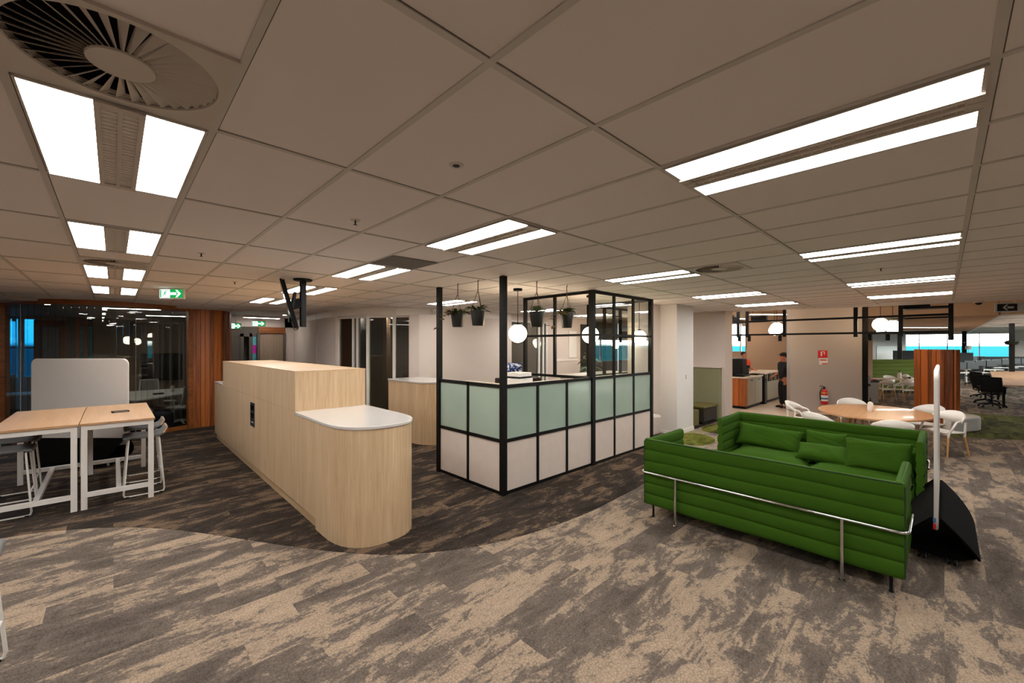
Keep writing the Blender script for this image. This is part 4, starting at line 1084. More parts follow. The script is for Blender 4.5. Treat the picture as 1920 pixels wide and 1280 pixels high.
# ================================================================== PERGOLA FRAME WITH LAMPS AND PLANTS
pg = thing('pergola_frame', 'brown black hanging frame of rails and posts over the kitchen edge', 'hanging frame', (13.35, 2, 0))
RP = (13.35, 2, 0)
XP = 13.5
def pp(mb, n, m='black'): mb.build(n, m, pg, rel=RP, smooth=False)
ZH = 3.378
for y in (4.28, 4.03, 3.09): pp(MB().box(XP-.035, XP+.035, y-.035, y+.035, 2.25, ZH), 'post')
for y in (1.55, .72, -.10): pp(MB().box(XP-.04, XP+.04, y-.04, y+.04, 2.22, ZH), 'post')
for z in (2.705, 2.32):
    pp(MB().box(XP-.025, XP+.025, -.10, 5.0, z-.025, z+.025), 'rail')
    pp(MB().box(XP+1.2, XP+1.25, -.10, 1.5, z-.02, z+.02), 'rail')
    for y in (.72, -.1): pp(MB().box(XP, XP+1.25, y-.02, y+.02, z-.02, z+.02), 'cross_rail')
pp(MB().box(XP+.04, XP+.5, -.1, .72, 2.87, 2.91), 'rail')
for y, x in ((4.25,13.5),(3.98,13.5),(3.22,13.6),(1.30,13.6),(.98,13.9),(-.1,13.5)):
    o = MB().cyl((0,0,-.16), (0,0,0), .045, 16).build('spotlight', 'black'); o.location = (x, y, 2.29)
    tag(o, 'small dark cylinder spotlight hung under the brown black pergola rail', 'spotlight', 'cylinder spotlights on the pergola')
    MB().cyl((0,0,-.163), (0,0,-.16), .036, 14).build('lens', 'steel', o)
    MB().cyl((0,0,0), (0,0,.02), .012, 8).build('stem', 'black', o)
globe('opal globe pendant left of the pillar wall, behind the pergola post', 13.85, 3.36, 2.505, .17, 3.378, 'globes by the pergola')
globe('half hidden globe pendant at the very edge of the pillar wall', 16.2, 4.0, 2.52, .17, 3.378, 'globes by the pergola')
globe('larger globe pendant right of the pillar wall, left of an overlapping pair', 14.6, 1.17, 2.56, .17, 3.378, 'globes by the pergola')
globe('globe pendant right of the pillar wall, partly covered by the pergola post', 16.0, 1.02, 2.545, .18, 3.378, 'globes by the pergola')
def box_plant(label, x, y, z, L, seed, kind='leaf', n=26):
    rnd = random.Random(seed); t = thing('planter_box', label, 'planter', (x, y, z))
    MB().box(-.08, .08, -L/2, L/2, 0, .12).build('trough', 'black', t, smooth=False)
    f = MB()
    for k in range(n):
        a = rnd.uniform(0, 2*PI); leaf(f, (rnd.uniform(-.06,.06), rnd.uniform(-L/2,L/2), .11), (math.cos(a), math.sin(a), rnd.uniform(.1,1.2)), rnd.uniform(.10,.2), rnd.uniform(.05,.08), .5)
    f.build('foliage', kind, t)
box_plant('black planter trough with bronze leaves on top of the pergola, right of pillar', XP+.02, .45, 2.91, .45, 3, 'leaf_b')
box_plant('black planter trough on the pergola above the kitchen bench', XP+.02, 3.72, 2.735, .4, 4, 'leaf_b', 18)
box_plant('smaller black planter on the pergola at the kitchen window side', XP+.02, 4.5, 2.735, .3, 9, 'leaf', 12)

# ---- pillar wall: extinguisher and sign.  wall face runs (14.87,3.25)-(15.72,1.66), camera on its -x side
wd = Vector((.85, -1.59, 0)).normalized(); wn = Vector((-1.59, -.85, 0)).normalized(); wa = math.atan2(wd.y, wd.x)
p0 = Vector((14.87,3.25,0))
def onwall(s, off): return p0+wd*s+wn*off
c = onwall(.84, .11)
fe = thing('fire_extinguisher', 'red fire extinguisher hung on the grey pillar wall', 'fire extinguisher', (c.x, c.y, .27))
MB().lathe((0,0,0), [(0,0),(.075,0),(.085,.012),(.085,.36),(.07,.41),(.03,.44),(.026,.46),(0,.46)], 24).build('cylinder', 'red', fe)
MB().lathe((0,0,.10), [(.0858,0),(.0858,.17)], 24).build('label_wrap', 'label', fe)
MB().lathe((0,0,.15), [(.0862,0),(.0862,.05)], 24).build('blue_print', 'label_b', fe)
MB().lathe((0,0,.33), [(.0858,0),(.0856,.03)], 24).build('yellow_band', 'yellow', fe)
MB().lathe((0,0,.46), [(.02,0),(.024,.01),(.024,.05),(.01,.055)], 14).bar((0,0,.505),(wd.x*-.12,wd.y*-.12,.53),.02,.014).bar((0,0,.52),(wd.x*-.11,wd.y*-.11,.56),.018,.01).build('valve_lever', 'black', fe)
MB().tube([(0,0,.49),(wd.x*-.07,wd.y*-.07,.46),(wd.x*-.11,wd.y*-.11,.36),(wd.x*-.105,wd.y*-.105,.2),(wd.x*-.1,wd.y*-.1,.12)], .012, 8).build('hose', 'black_matte', fe)
MB().bar((wn.x*-.085,wn.y*-.085,.3),(wn.x*-.108,wn.y*-.108,.3),.06,.1).build('wall_bracket', 'black', fe, smooth=False)
c = onwall(.83, .006)
sg = thing('extinguisher_sign', 'small red and white sign above the fire extinguisher on the pillar wall', 'sign', (c.x, c.y, 1.44), wa)
MB().box(-.12, .12, -.003, .003, .20, .42).build('red_field', 'signred', sg, smooth=False)
MB().box(-.09, .125, -.003, .003, 0, .19).build('white_field', 'label', sg, smooth=False)
pc = MB(); y = .0035 if wn.dot(Vector((-math.sin(wa), math.cos(wa), 0))) > 0 else -.0035
pc.box(-.05, -.015, min(y,y*1.2), max(y,y*1.2), .25, .38).box(-.04, .05, min(y,y*1.2), max(y,y*1.2), .375, .39).box(.03, .05, min(y,y*1.2), max(y,y*1.2), .30, .38)
pc.build('white_pictogram', 'label', sg, smooth=False)
MB().box(-.07, .10, min(y,y*1.2), max(y,y*1.2), .12, .15).box(-.02, .12, min(y,y*1.2), max(y,y*1.2), .01, .04).build('red_lettering', 'signred', sg, smooth=False)

# small wall and ceiling devices
for x, y, lab in ((4.285, 11.45, 'small white sensor box on the bulkhead above the curved wall'), (5.75, 8.815, 'small white sensor box on the bulkhead near the second oak desk')):
    o = tag(MB().box(-.05, .05, -.03, .03, 0, .09).build('wall_sensor', 'label', bevel=.008), lab, 'sensor'); o.location = (x, y-.03, 2.80)
    MB().box(-.02, .02, -.034, -.03, .02, .05).build('sensor_lens', 'mesh_grey', o, smooth=False)
cd = thing('security_camera', 'small dark dome camera at the ceiling edge near the arrow sign', 'camera', (13.18, -.5, CZ))
MB().lathe((0,0,-.03), [(0,0),(.07,0),(.075,.01),(.075,.03)], 20).build('mount', 'fixture', cd)
MB().ball((0,0,-.03), .055, 16, (1,1,.8)).build('dome', 'black_matte', cd)
# ================================================================== MEETING ROOM CONTENTS
tvm = thing('television', 'black wall television inside the glass fronted meeting room', 'television', (1.2, 18.52, .82))
MB().box(-.54, .54, -.03, .03, 0, .92).build('housing', 'black_matte', tvm, smooth=False)
MB().box(-.525, .525, -.034, -.03, .015, .905).build('screen', 'screen', tvm, smooth=False)
MB().box(-.3, .3, .03, .075, .25, .6).build('wall_mount', 'black', tvm, smooth=False)
mt = thing('meeting_table', 'white topped meeting table behind the curved glass', 'table', (.7, 14.5, 0))
RM = (.7, 14.5, 0)
MB().prism([(.36,12.85),(1.37,13.95),(1.56,15.8),(.3,15.6),(-.35,14.1)], .71, .74).build('table_top', 'white', mt, rel=RM, smooth=False)
for x, y in ((.35,13.3),(1.15,14.2),(1.2,15.3),(.2,15.1)): MB().tube([(x,y,.71),(x,y,.004)], .03, 8).build('leg', 'white', mt, rel=RM)
bottle('sanitiser_bottle', 'white pump sanitiser bottle on the meeting room table behind glass', (1.16, 14.6, .741), 1.2)
dv = tag(MB().obox((0,0,.02), (.2,.12,.04), .3).build('conference_phone', 'black_matte', smooth=False, bevel=.008), 'flat black device lying on the meeting room table', 'phone')
dv.location = (.84, 14.1, .741)
MB().obox((.0,0,.0415), (.1,.06,.003), .3).build('keypad', 'mesh_grey', dv, smooth=False)
pf = tag(MB().lathe((0,0,0), [(0,0),(.27,0),(.30,.03),(.30,.36),(.26,.40),(0,.40)], 28).build('pouf', 'navy'), 'navy round pouf low behind the meeting room glass', 'stool')
pf.location = (.76, 13.0, .005)
MB().lathe((0,0,.19), [(.302,0),(.306,.01),(.302,.02)], 28).build('seam_band', 'black_matte', pf)
lt = thing('side_table', 'narrow white table far left behind the meeting room glass', 'table', (-2.0, 17.2, 0))
MB().box(-.75, .75, -.4, .4, .69, .73).build('table_top', 'white', lt, smooth=False)
for x in (-.68, .68):
    for y in (-.33, .33): MB().box(x-.025, x+.025, y-.025, y+.025, .004, .69).build('leg', 'white', lt, smooth=False)
for (x, y, rz, L, lab) in ((.33, 13.12, -.25, 1.0, 'linear white ceiling light just inside the meeting room glass'), (1.1, 15.6, -.3, .9, 'second thin linear ceiling light deeper in the meeting room')):
    o = MB().box(-L/2, L/2, -.07, .07, -.03, 0).build('linear_light', 'fixture', smooth=False); o.location = (x, y, CZ-.047); o.rotation_euler = (0,0,rz); tag(o, lab, 'ceiling light')
    MB().box(-L/2+.01, L/2-.01, -.06, .06, -.034, -.03).build('diffuser', 'linear_light', o, smooth=False)

def make_task(frame, cloth, seatm, lab, loc, rz, grp=None):
    """swivel office chair facing +y"""
    t = thing('office_chair', lab, 'chair', loc, rz, grp)
    b = MB()
    for k in range(5):
        a = 2*PI*k/5+.3; c, s = math.cos(a), math.sin(a)
        b.tube([(.03*c,.03*s,.13),(.18*c,.18*s,.10),(.31*c,.31*s,.066)], [.03,.024,.016], 8)
    b.build('star_base', frame, t)
    w = MB()
    for k in range(5):
        a = 2*PI*k/5+.3; c, s = math.cos(a), math.sin(a)
        w.cyl((.31*c-.018*s,.31*s+.018*c,.032), (.31*c+.018*s,.31*s-.018*c,.032), .029, 12)
    w.build('casters', 'black_matte', t)
    MB().cyl((0,0,.11), (0,0,.42), .028, 14).build('gas_column', 'black' if frame == 'black' else 'steel', t)
    s = MB(); cushion(s, .48, .47, .09, 8); s.xf(Matrix.Translation((0,.02,.455))); s.build('seat', seatm, t)
    n = 8; m = MB(); vs = []; fs = []
    for i in range(n+1):
        for j in range(n+1):
            u, v = 2*i/n-1, j/n
            vs.append((u*(.225-.02*v*v), -.23-.07*v+.05*(u*u)-.02*math.sin(PI*v), .52+.46*v))
    for i in range(n):
        for j in range(n): a = i*(n+1)+j; fs.append((a,a+n+1,a+n+2,a+1))
    m.add(vs, fs); o = m.build('backrest', cloth, t); q = o.modifiers.new('thick','SOLIDIFY'); q.thickness = .014; q.offset = 0
    edge_ = [vs[i*(n+1)] for i in range(n+1)]+[vs[n*(n+1)+j] for j in range(1,n+1)]+[vs[i*(n+1)+n] for i in range(n-1,-1,-1)]+[vs[j] for j in range(n-1,-1,-1)]
    MB().tube(edge_, .016, 6).tube([(0,-.05,.42),(0,-.24,.43),(0,-.275,.56)], .025, 8).build('back_frame', frame, t)
    for sx_ in (-1,1):
        MB().tube([(sx_*.2,-.05,.44),(sx_*.285,-.07,.47),(sx_*.29,-.06,.64)], .016, 8).obox((sx_*.29,.02,.655), (.07,.26,.03)).build('armrest', frame, t)
    return t
wt = make_task('plastic', 'mesh_grey', 'mesh_grey', 'white framed office chair beyond the meeting table, its mesh back to the TV', (.80, 16.35, 0), PI+.1)
dup(wt, 'white framed swivel chair in profile just behind the glass beside the cedar wall', (1.22, 13.35, 0), math.radians(46))

# ================================================================== KITCHEN
kb = thing('kitchen_bench', 'cedar ended kitchen bench with grey cabinet fronts', 'kitchen bench', (15.1, 4.6, 0))
RK = (15.1, 4.6, 0)
MB().box(14.36, 15.9, 4.30, 5.0, .1, .97).build('cabinet', 'cabgrey', kb, rel=RK, smooth=False)
m = MB()
for k in range(6): m.box(14.30, 14.355, 4.29+k*.12, 4.29+k*.12+.114, .09, .97)
m.build('cedar_end', 'cedar', kb, rel=RK, smooth=False)
MB().box(14.27, 15.93, 4.26, 5.03, .971, 1.01).build('worktop', 'bench_top', kb, rel=RK, smooth=False)
MB().box(14.36, 15.88, 4.34, 4.98, .004, .1).build('kickboard', 'black', kb, rel=RK, smooth=False)
for x0 in (14.40, 15.15): 
    d_ = MB().box(x0, x0+.72, 4.282, 4.299, .13, .95).build('door', 'cabgrey', kb, rel=RK, smooth=False)
    MB().box(x0+.25, x0+.47, 4.268, 4.281, .88, .90).build('handle', 'black', d_, rel=RK, smooth=False)
k2 = thing('kitchen_cabinet', 'far grey kitchen cabinet with dark open shelf under its pale top', 'cabinet', (17.2, 4.65, 0))
RK2 = (17.2, 4.65, 0)
MB().box(16.45, 18.1, 4.28, 5.0, .1, .74).build('cabinet', 'cabgrey', k2, rel=RK2, smooth=False)
MB().box(16.45, 18.1, 4.36, 5.0, .74, 1.03).build('open_shelf', 'black_matte', k2, rel=RK2, smooth=False)
for x in (16.45, 16.98, 17.52, 18.05): MB().box(x, x+.05, 4.28, 4.36, .74, 1.03).build('divider', 'cabgrey', k2, rel=RK2, smooth=False)
MB().box(16.0, 18.15, 4.24, 5.03, 1.031, 1.075).build('worktop', 'bench_top', k2, rel=RK2, smooth=False)
MB().box(16.47, 18.08, 4.32, 4.98, .004, .1).build('kickboard', 'black', k2, rel=RK2, smooth=False)
bi = thing('waste_bin', 'tall black bin standing at the end of the kitchen bench', 'bin', (16.12, 4.38, 0))
MB().box(-.13, .13, -.14, .14, .004, .80).build('body', 'black_matte', bi, bevel=.012)
MB().box(-.14, .14, -.15, .15, .80, .88).build('lid', 'black', bi, bevel=.01)
MB().box(-.02, .02, -.146, -.14, .06, .76).build('steel_strip', 'steel', bi, smooth=False)
cm = thing('coffee_machine', 'black coffee machine at the cedar end of the kitchen bench', 'coffee machine', (14.75, 4.66, 1.011), 0)
MB().box(-.40, .10, -.22, .24, .10, .58).box(.10, .30, -.22, .24, .10, .27).build('body', 'black_matte', cm, bevel=.03)
MB().box(-.38, .28, -.26, .22, 0, .06).build('drip_tray', 'black', cm, bevel=.01)
MB().box(-.36, .26, .0, .22, .06, .10).build('stand', 'black', cm, smooth=False)
for x in (-.2, .1): MB().cyl((x,-.15,.1),(x,-.15,.19),.035,14).build('group_head', 'steel', cm)
MB().tube([(-.3,-.2,.12),(-.3,-.34,.10)], .014, 8).build('handle', 'black', cm)
cg = thing('coffee_grinder', 'small black grinder with steel spout beside the coffee machine', 'grinder', (15.45, 4.62, 1.011))
MB().lathe((0,0,0), [(0,0),(.09,0),(.09,.03),(.06,.05),(.06,.2),(.07,.22),(.09,.31),(.09,.33),(0,.33)], 20).build('body', 'black_matte', cg)
MB().cyl((0,-.05,.17),(0,-.11,.14),.02,10).build('spout', 'steel', cg)
sk = thing('dark_tray', 'dark tray lying on the kitchen worktop near the bin', 'tray', (15.72, 4.45, 1.011))
MB().box(-.16, .14, -.12, .12, 0, .05).build('tray_body', 'black', sk, bevel=.01)

# ---- people
def skinned(name, nodes, edges, m, parent, sub=2):
    """nodes: name -> (x, y, z, r)"""
    ks = list(nodes); me = bpy.data.meshes.new(name)
    me.from_pydata([nodes[k][:3] for k in ks], [(ks.index(a), ks.index(b)) for a, b in edges], [])
    o = bpy.data.objects.new(name, me); COL.objects.link(o)
    o.parent = parent
    sk_ = o.modifiers.new('skin', 'SKIN'); sk_.use_smooth_shade = True
    for i, k in enumerate(ks):
        r = nodes[k][3]; r = r if isinstance(r, tuple) else (r, r)
        me.skin_vertices[0].data[i].radius = r
    me.skin_vertices[0].data[0].use_root = True
    s = o.modifiers.new('smooth', 'SUBSURF'); s.levels = sub; s.render_levels = sub
    me.materials.append(M[m]); return o
def person(label, loc, rz, shirt, cap=True, seated=False, arm='hip'):
    """standing figure facing +y, 1.76 m"""
    t = thing('person', label, 'person', loc, rz)
    N = {'pel': (0,0,.93,(.15,.115)), 'wai': (0,.005,1.08,(.135,.10)), 'che': (0,.0,1.29,(.16,.115)), 'neckb': (0,-.01,1.455,.065), 'neck': (0,.005,1.52,.056), 'hd0': (0,.02,1.585,(.070,.082)), 'hd1': (0,.015,1.66,(.079,.096)), 'hd2': (0,.005,1.725,(.058,.072))}
    E = [('pel','wai'),('wai','che'),('che','neckb'),('neckb','neck'),('neck','hd0'),('hd0','hd1'),('hd1','hd2')]
    arms = {-1: [(-.19,-.01,1.415),(-.245,-.03,1.14),(-.235,.06,.93)], 1: [(.19,-.01,1.415),(.235,-.04,1.14),(.19,.17,1.04)]}
    if arm == 'reach': arms = {-1: [(-.19,-.01,1.415),(-.25,.04,1.17),(-.2,.24,1.12)], 1: [(.19,-.01,1.415),(.30,.10,1.28),(.42,.30,1.27)]}
    for s in (-1, 1):
        k = 'l' if s < 0 else 'r'; a = arms[s]
        N[k+'sh'] = (*a[0], .068); N[k+'el'] = (*a[1], .043); N[k+'wr'] = (*a[2], .029)
        d = (Vector(a[2])-Vector(a[1])).normalized(); h = Vector(a[2])+d*.07
        N[k+'pa'] = (h.x, h.y, h.z, (.042,.022))
        E += [('che',k+'sh'),(k+'sh',k+'el'),(k+'el',k+'wr'),(k+'wr',k+'pa')]
        side = d.cross(Vector((0,0,1)) if abs(d.z) < .9 else Vector((s,0,0))).normalized()
        for f, (o_, L) in enumerate(((-.030,.058),(-.010,.072),(.010,.068),(.030,.052))):
            b0 = h+side*o_+d*.028; b1 = b0+d*L*.55+Vector((0,.006,-.004)); b2 = b1+d*L*.4+Vector((0,.016,-.014))
            N[f'{k}f{f}a'] = (*b0,.010); N[f'{k}f{f}b'] = (*b1,.009); N[f'{k}f{f}c'] = (*b2,.008)
            E += [(k+'pa',f'{k}f{f}a'),(f'{k}f{f}a',f'{k}f{f}b'),(f'{k}f{f}b',f'{k}f{f}c')]
        tb = h-side*.036-d*.02; N[k+'ta'] = (*tb,.012); tc_ = tb-side*.022+d*.045; N[k+'tb'] = (*tc_,.009)
        E += [(k+'pa',k+'ta'),(k+'ta',k+'tb')]
        N[k+'hip'] = (s*.095,0,.86,(.098,.105)); N[k+'kn'] = (s*.105,.015,.48,.06); N[k+'an'] = (s*.11,-.015,.085,.04); N[k+'toe'] = (s*.125,.13,.035,(.042,.028))
        E += [('pel',k+'hip'),(k+'hip',k+'kn'),(k+'kn',k+'an'),(k+'an',k+'toe')]
    skinned('body', N, E, 'skin', t)
    up = lambda k, g: (N[k][0], N[k][1], N[k][2], tuple(x+g for x in (N[k][3] if isinstance(N[k][3], tuple) else (N[k][3],)*2)))
    S = {k: up(k,.018) for k in ('pel','wai','che')}; S['pel'] = (0,0,.86,(.19,.145)); S['nb'] = (0,-.005,1.475,(.088,.084)); SE = [('pel','wai'),('wai','che'),('che','nb')]
    for k in 'lr':
        S[k+'sh'] = up(k+'sh',.014); q = Vector(N[k+'sh'][:3]).lerp(Vector(N[k+'el'][:3]), .62); S[k+'el'] = (*q,.066)
        SE += [('che',k+'sh'),(k+'sh',k+'el')]
    skinned('shirt', S, SE, shirt, t)
    T = {'pel': (0,0,.95,(.165,.128)), 'x': (0,0,.88,(.15,.125))}; TE = [('pel','x')]
    for k in 'lr':
        T[k+'hip'] = up(k+'hip',.016); T[k+'kn'] = up(k+'kn',.028); T[k+'an'] = (N[k+'an'][0], N[k+'an'][1], .10, .062)
        TE += [('x',k+'hip'),(k+'hip',k+'kn'),(k+'kn',k+'an')]
    skinned('trousers', T, TE, 'navycloth', t)
    for k in 'lr':
        x, y = N[k+'an'][0], N[k+'an'][1]
        m = MB().add([], []); m.ball((x+.006, y+.075, .05), .05, 14, (.95, 2.75, .9)); m.xf(Matrix.Identity(4))
        m.v = [(a, b, max(c_, .012)) for a, b, c_ in m.v]; o = m.build('shoe', 'black_matte', t)
        MB().box(x-.045, x+.055, y-.05, y+.20, .005, .02).build('sole', 'label', o, bevel=.006)
    f = MB()
    f.ball((0,.115,1.635), .014, 8, (.8,1.3,1.4))
    for s in (-1,1): f.ball((s*.079,.01,1.64), .017, 8, (.4,.8,1.5))
    f.build('nose_and_ears', 'skin', t)
    e = MB()
    for s in (-1,1): e.ball((s*.032,.098,1.665), .009, 8, (1.3,.6,.7))
    e.build('eyes', 'hair', t)
    MB().ball((0,.103,1.588), .017, 8, (1.4,.45,.35)).build('mouth', 'signred', t)
    h = MB(); h.ball((0,-.008,1.695), .098, 18, (.92,1.08,.88)); h.v = [(a,b,c_) for a,b,c_ in h.v]
    h.xf(Matrix.Translation((0,-.022,.0))); h.build('hair', 'hair', t)
    if cap:
        c = MB(); c.ball((0,.0,1.715), .105, 18, (.95,1.1,.72)); o = c.build('cap', 'navycloth', t)
        MB().prism([(.075*math.cos(PI*k/10), .08+.11*math.sin(PI*k/10)) for k in range(11)], 1.705, 1.716).build('peak', 'navycloth', o)
    if cap: MB().ball((0,.085,1.545), .05, 12, (1.1,.5,.35)).build('red_scarf', 'signred', t)
    return t
person('person in black cap, black tee and black trousers standing at the pillar edge', (15.42, 3.55, .004), math.radians(46), 'navycloth')
person('person in orange top behind the coffee machine, arm stretched out', (17.17, 5.24, .004), math.radians(150), 'orange', False, arm='reach')

# ================================================================== BEYOND THE PILLAR
RF = math.radians(-43.8)
cpm = thing('copier', 'warm grey office copier standing beyond the pillar wall', 'copier', (18.85, 1.98, 0), RF)
MB().box(-.36, .30, -.3, .35, .03, .74).build('body', 'copier', cpm, bevel=.01)
MB().box(-.36, .02, -.32, .35, .741, 1.0).build('scanner', 'copier', cpm, bevel=.015)
MB().box(.0, .34, -.28, .3, .741, .80).build('output_tray', 'black', cpm, smooth=False)
for z in (.12, .30, .48):
    d_ = MB().box(-.33, .02, -.315, -.3, z, z+.15).build('drawer', 'copier', cpm, smooth=False)
    MB().box(-.22, -.08, -.32, -.315, z+.08, z+.11).build('handle', 'black', d_, smooth=False)
MB().box(-.33, 0, -.325, -.31, .62, .70).build('control_slot', 'black', cpm, smooth=False)
st_ = tag(MB().obox((0,0,.02), (.3,.34,.035), RF).build('magazine', 'red', smooth=False), 'red covered magazine on the copier output tray', 'magazine'); st_.location = (19.0, 1.84, .802)
MB().obox((0,0,.001), (.29,.33,.003), RF).build('pages', 'paper', st_, smooth=False)
st2 = tag(MB().obox((0,0,.012), (.3,.26,.02), RF+.3).build('folder', 'navycloth', smooth=False), 'dark folder under the red magazine at the copier edge', 'folder'); st2.location = (19.02, 1.66, .802)
MB().obox((0,-.02,.0235), (.05,.24,.003), RF+.3).build('white_stripe', 'paper', st2, smooth=False)
dp = thing('wall_dispenser', 'small pale dispenser box fixed on the tan wall beside the pillar', 'dispenser', (19.46, 2.30, 1.4), math.radians(-42))
MB().box(-.09, .09, -.08, .03, 0, .33).build('box', 'fixture', dp, bevel=.01)
MB().box(-.045, .035, -.05, .03, .33, .58).build('bracket', 'black', dp, smooth=False)
# lime high-backed banquette
lb = thing('high_back_banquette', 'lime green high backed banquette behind the distant dining table', 'banquette', (24.25, 1.62, 0), RF)
m = quilt(MB(), 2.6, .06, 1.40, .16, 8, 6, .025); m.xf(Matrix.Translation((-1.3, .25, 0))); m.build('quilted_back', 'lime', lb)
MB().box(-1.28, 1.28, -.45, .16, .10, .45).build('seat', 'lime', lb, bevel=.03)
MB().box(-1.2, 1.2, -.38, .16, .004, .10).build('plinth', 'black', lb, smooth=False)
# distant dining table
dt = thing('dining_table', 'long timber dining table in front of the lime banquette', 'table', (21.55, 1.2, 0), RF)
MB().box(-1.15, 1.15, -.42, .42, .715, .75).build('table_top', 'ply', dt, smooth=False)
for x in (-1.05, 1.05):
    for y in (-.34, .34): MB().box(x-.035, x+.035, y-.035, y+.035, .004, .714).build('leg', 'legwood', dt, smooth=False)
bottle('sanitiser_bottle', 'tall white bottle on the distant dining table', (21.45, 1.18, .751), 1.6)
bg = tag(MB().ball((0,0,.09), .13, 12, (1.2,.9,.7)).build('paper_bag', 'paper'), 'crumpled white bag beside the bottle on the distant dining table', 'bag'); bg.location = (21.62, 1.02, .752)
MB().obox((-.06,-.1,.05), (.1,.06,.06), .5).build('dark_print', 'navycloth', bg, smooth=False)
def atv(px, d): return ((.69253*d+(px-960)/778.4*d*.72139), (.72139*d-(px-960)/778.4*d*.69253))
G = 'white armchairs at the distant dining table'
for px, d, away, lab in ((1657,15.2,1,'white armchair at the left of the distant dining table, back to us'), (1694,14.9,1,'white armchair at the middle of the distant dining table, back to us'),
                         (1674,16.7,0,'white armchair across the distant dining table, left one'), (1708,16.6,0,'white armchair across the distant dining table, beside the screen')):
    x, y = atv(px, d); dup(WC, lab, (x, y, 0), RF if away else RF+PI, G)

# ================================================================== DISTANT OFFICE
def office_desk(label, px, d, w, dep, m, rz=RF, h=.73, grp='white desks in the distant office'):
    x, y = atv(px, d); t = thing('office_desk', label, 'desk', (x, y, 0), rz, grp)
    MB().box(-w/2, w/2, -dep/2, dep/2, h-.03, h).build('desk_top', m, t, smooth=False)
    lm = 'white' if m == 'white' else 'black'
    for sx_ in (-1, 1):
        MB().box(sx_*(w/2-.08)-.03, sx_*(w/2-.08)+.03, -.03, .03, .03, h-.03).box(sx_*(w/2-.08)-.03, sx_*(w/2-.08)+.03, -dep/2+.05, dep/2-.05, .004, .03).build('leg', lm, t, smooth=False)
    return t
def monitor(label, px, d, z, w=.56, rz=RF, grp='black monitors in the distant office'):
    x, y = atv(px, d); t = thing('monitor', label, 'monitor', (x, y, z), rz, grp)
    MB().box(-w/2, w/2, -.02, .02, .14, .14+w*.58).build('screen', 'screen', t, smooth=False)
    MB().cyl((0,.03,.01), (0,.03,.3), .02, 8).box(-.1,.1,-.05,.1,0,.012).build('stand', 'black', t, smooth=False)
for px, d, w in ((1812,20,1.7), (1838,22.5,1.7), (1868,24.5,1.7), (1905,26,1.8), (1722,23,2.2), (1858,30,2.0), (1825,32,2.0)):
    office_desk('white office desk with monitors in the distant open plan area', px, d, w, .75, 'white')
rnd = random.Random(3)
for px, d, n in ((1812,20,2), (1838,22.5,3), (1868,24.5,3), (1905,26,3), (1722,23,4), (1858,30,3), (1825,32,3)):
    for k in range(n):
        off = (k-(n-1)/2)*.62*778.4/d
        monitor('black desktop monitor among the distant office desks by the windows', px+off*.98, d+.1, .731)
for px, d, w, h, lab in ((1712,24.2,2.3,1.72,'tall dark desk divider behind the lime banquette'), (1806,24,1.1,1.6,'tall dark cabinet beside the far black post'), (1885,27.5,3.4,1.28,'low dark divider along the far desks at the photo edge')):
    x, y = atv(px, d); o = tag(MB().box(-w/2, w/2, -.03, .03, .06, h).build('desk_divider', 'black_matte', smooth=False), lab, 'divider'); o.location = (x, y, 0); o.rotation_euler = (0,0,RF)
    MB().box(-w/2, -w/2+.06, -.2, .2, .004, .06).box(w/2-.06, w/2, -.2, .2, .004, .06).build('foot', 'black', o, smooth=False)
# pale timber tables at the edge of the photo
def edge_table(label, pts_, z, R_):
    t = thing('work_table', label, 'table', R_)
    MB().prism(pts_, z-.035, z).build('table_top', 'table_matte', t, rel=R_, smooth=False)
    cx = sum(p[0] for p in pts_)/len(pts_); cy = sum(p[1] for p in pts_)/len(pts_)
    for p in pts_:
        q = (p[0]+(cx-p[0])*.15, p[1]+(cy-p[1])*.15); MB().box(q[0]-.03,q[0]+.03,q[1]-.03,q[1]+.03,.004,z-.036).build('leg', 'black', t, rel=R_, smooth=False)
a_, b_, c_, d__ = atv(1873,13.3), atv(1990,12.9), atv(1990,15.8), atv(1862,15.6)
edge_table('near pale timber work table at the photo edge, black chairs at its end', [a_, b_, c_, d__], .74, (*atv(1920,14.3), 0))
a_, b_, c_, d__ = atv(1862,15.9), atv(1990,16.1), atv(1990,21), atv(1856,20.6)
edge_table('far pale timber work table behind the near one at the photo edge', [a_, b_, c_, d__], .74, (*atv(1920,18.5), 0))
bk = make_task('black', 'navycloth', 'black_matte', 'black office chair nearest us at the end of the pale work table', (*atv(1860,13.5), 0), RF-.9, 'black office chairs at the work table')
dup(bk, 'black office chair second from the front at the end of the pale work table', (*atv(1848,14.5), 0), RF-1.2, 'black office chairs at the work table')
dup(bk, 'black office chair with olive seat back, third along the pale work table end', (*atv(1842,16.0), 0), RF-1.6, 'black office chairs at the work table')
for px, d in ((1826,21.2), (1846,23.6), (1880,25.5)):
    dup(bk, 'black office chair tucked at the distant white desks', (*atv(px,d), 0), RF+rnd.uniform(-.5,.5), 'black office chairs at the distant desks')
bb = thing('storage_box', 'olive box standing on the far work table end', 'box', (*atv(1846,19), .741), RF)
x, y = atv(1897, 20.2)
sp_ = thing('service_post', 'dark service post with a bowl planter rising from the far work table', 'post', (x, y, .742))
MB().box(-.09, .09, -.09, .09, 0, 2.62).build('post', 'black', sp_, smooth=False)
MB().lathe((0,0,1.30), [(.1,0),(.2,.02),(.26,.16),(.1,.16)], 16).build('planter_bowl', 'pot', sp_)
f = MB(); rr = random.Random(8)
for k in range(16):
    a = rr.uniform(0,2*PI); leaf(f, (.15*math.cos(a),.15*math.sin(a),1.45), (math.cos(a),math.sin(a),rr.uniform(.2,.9)), .3, .1, .5)
f.build('foliage', 'leaf', sp_)
x, y = atv(1808, 27)
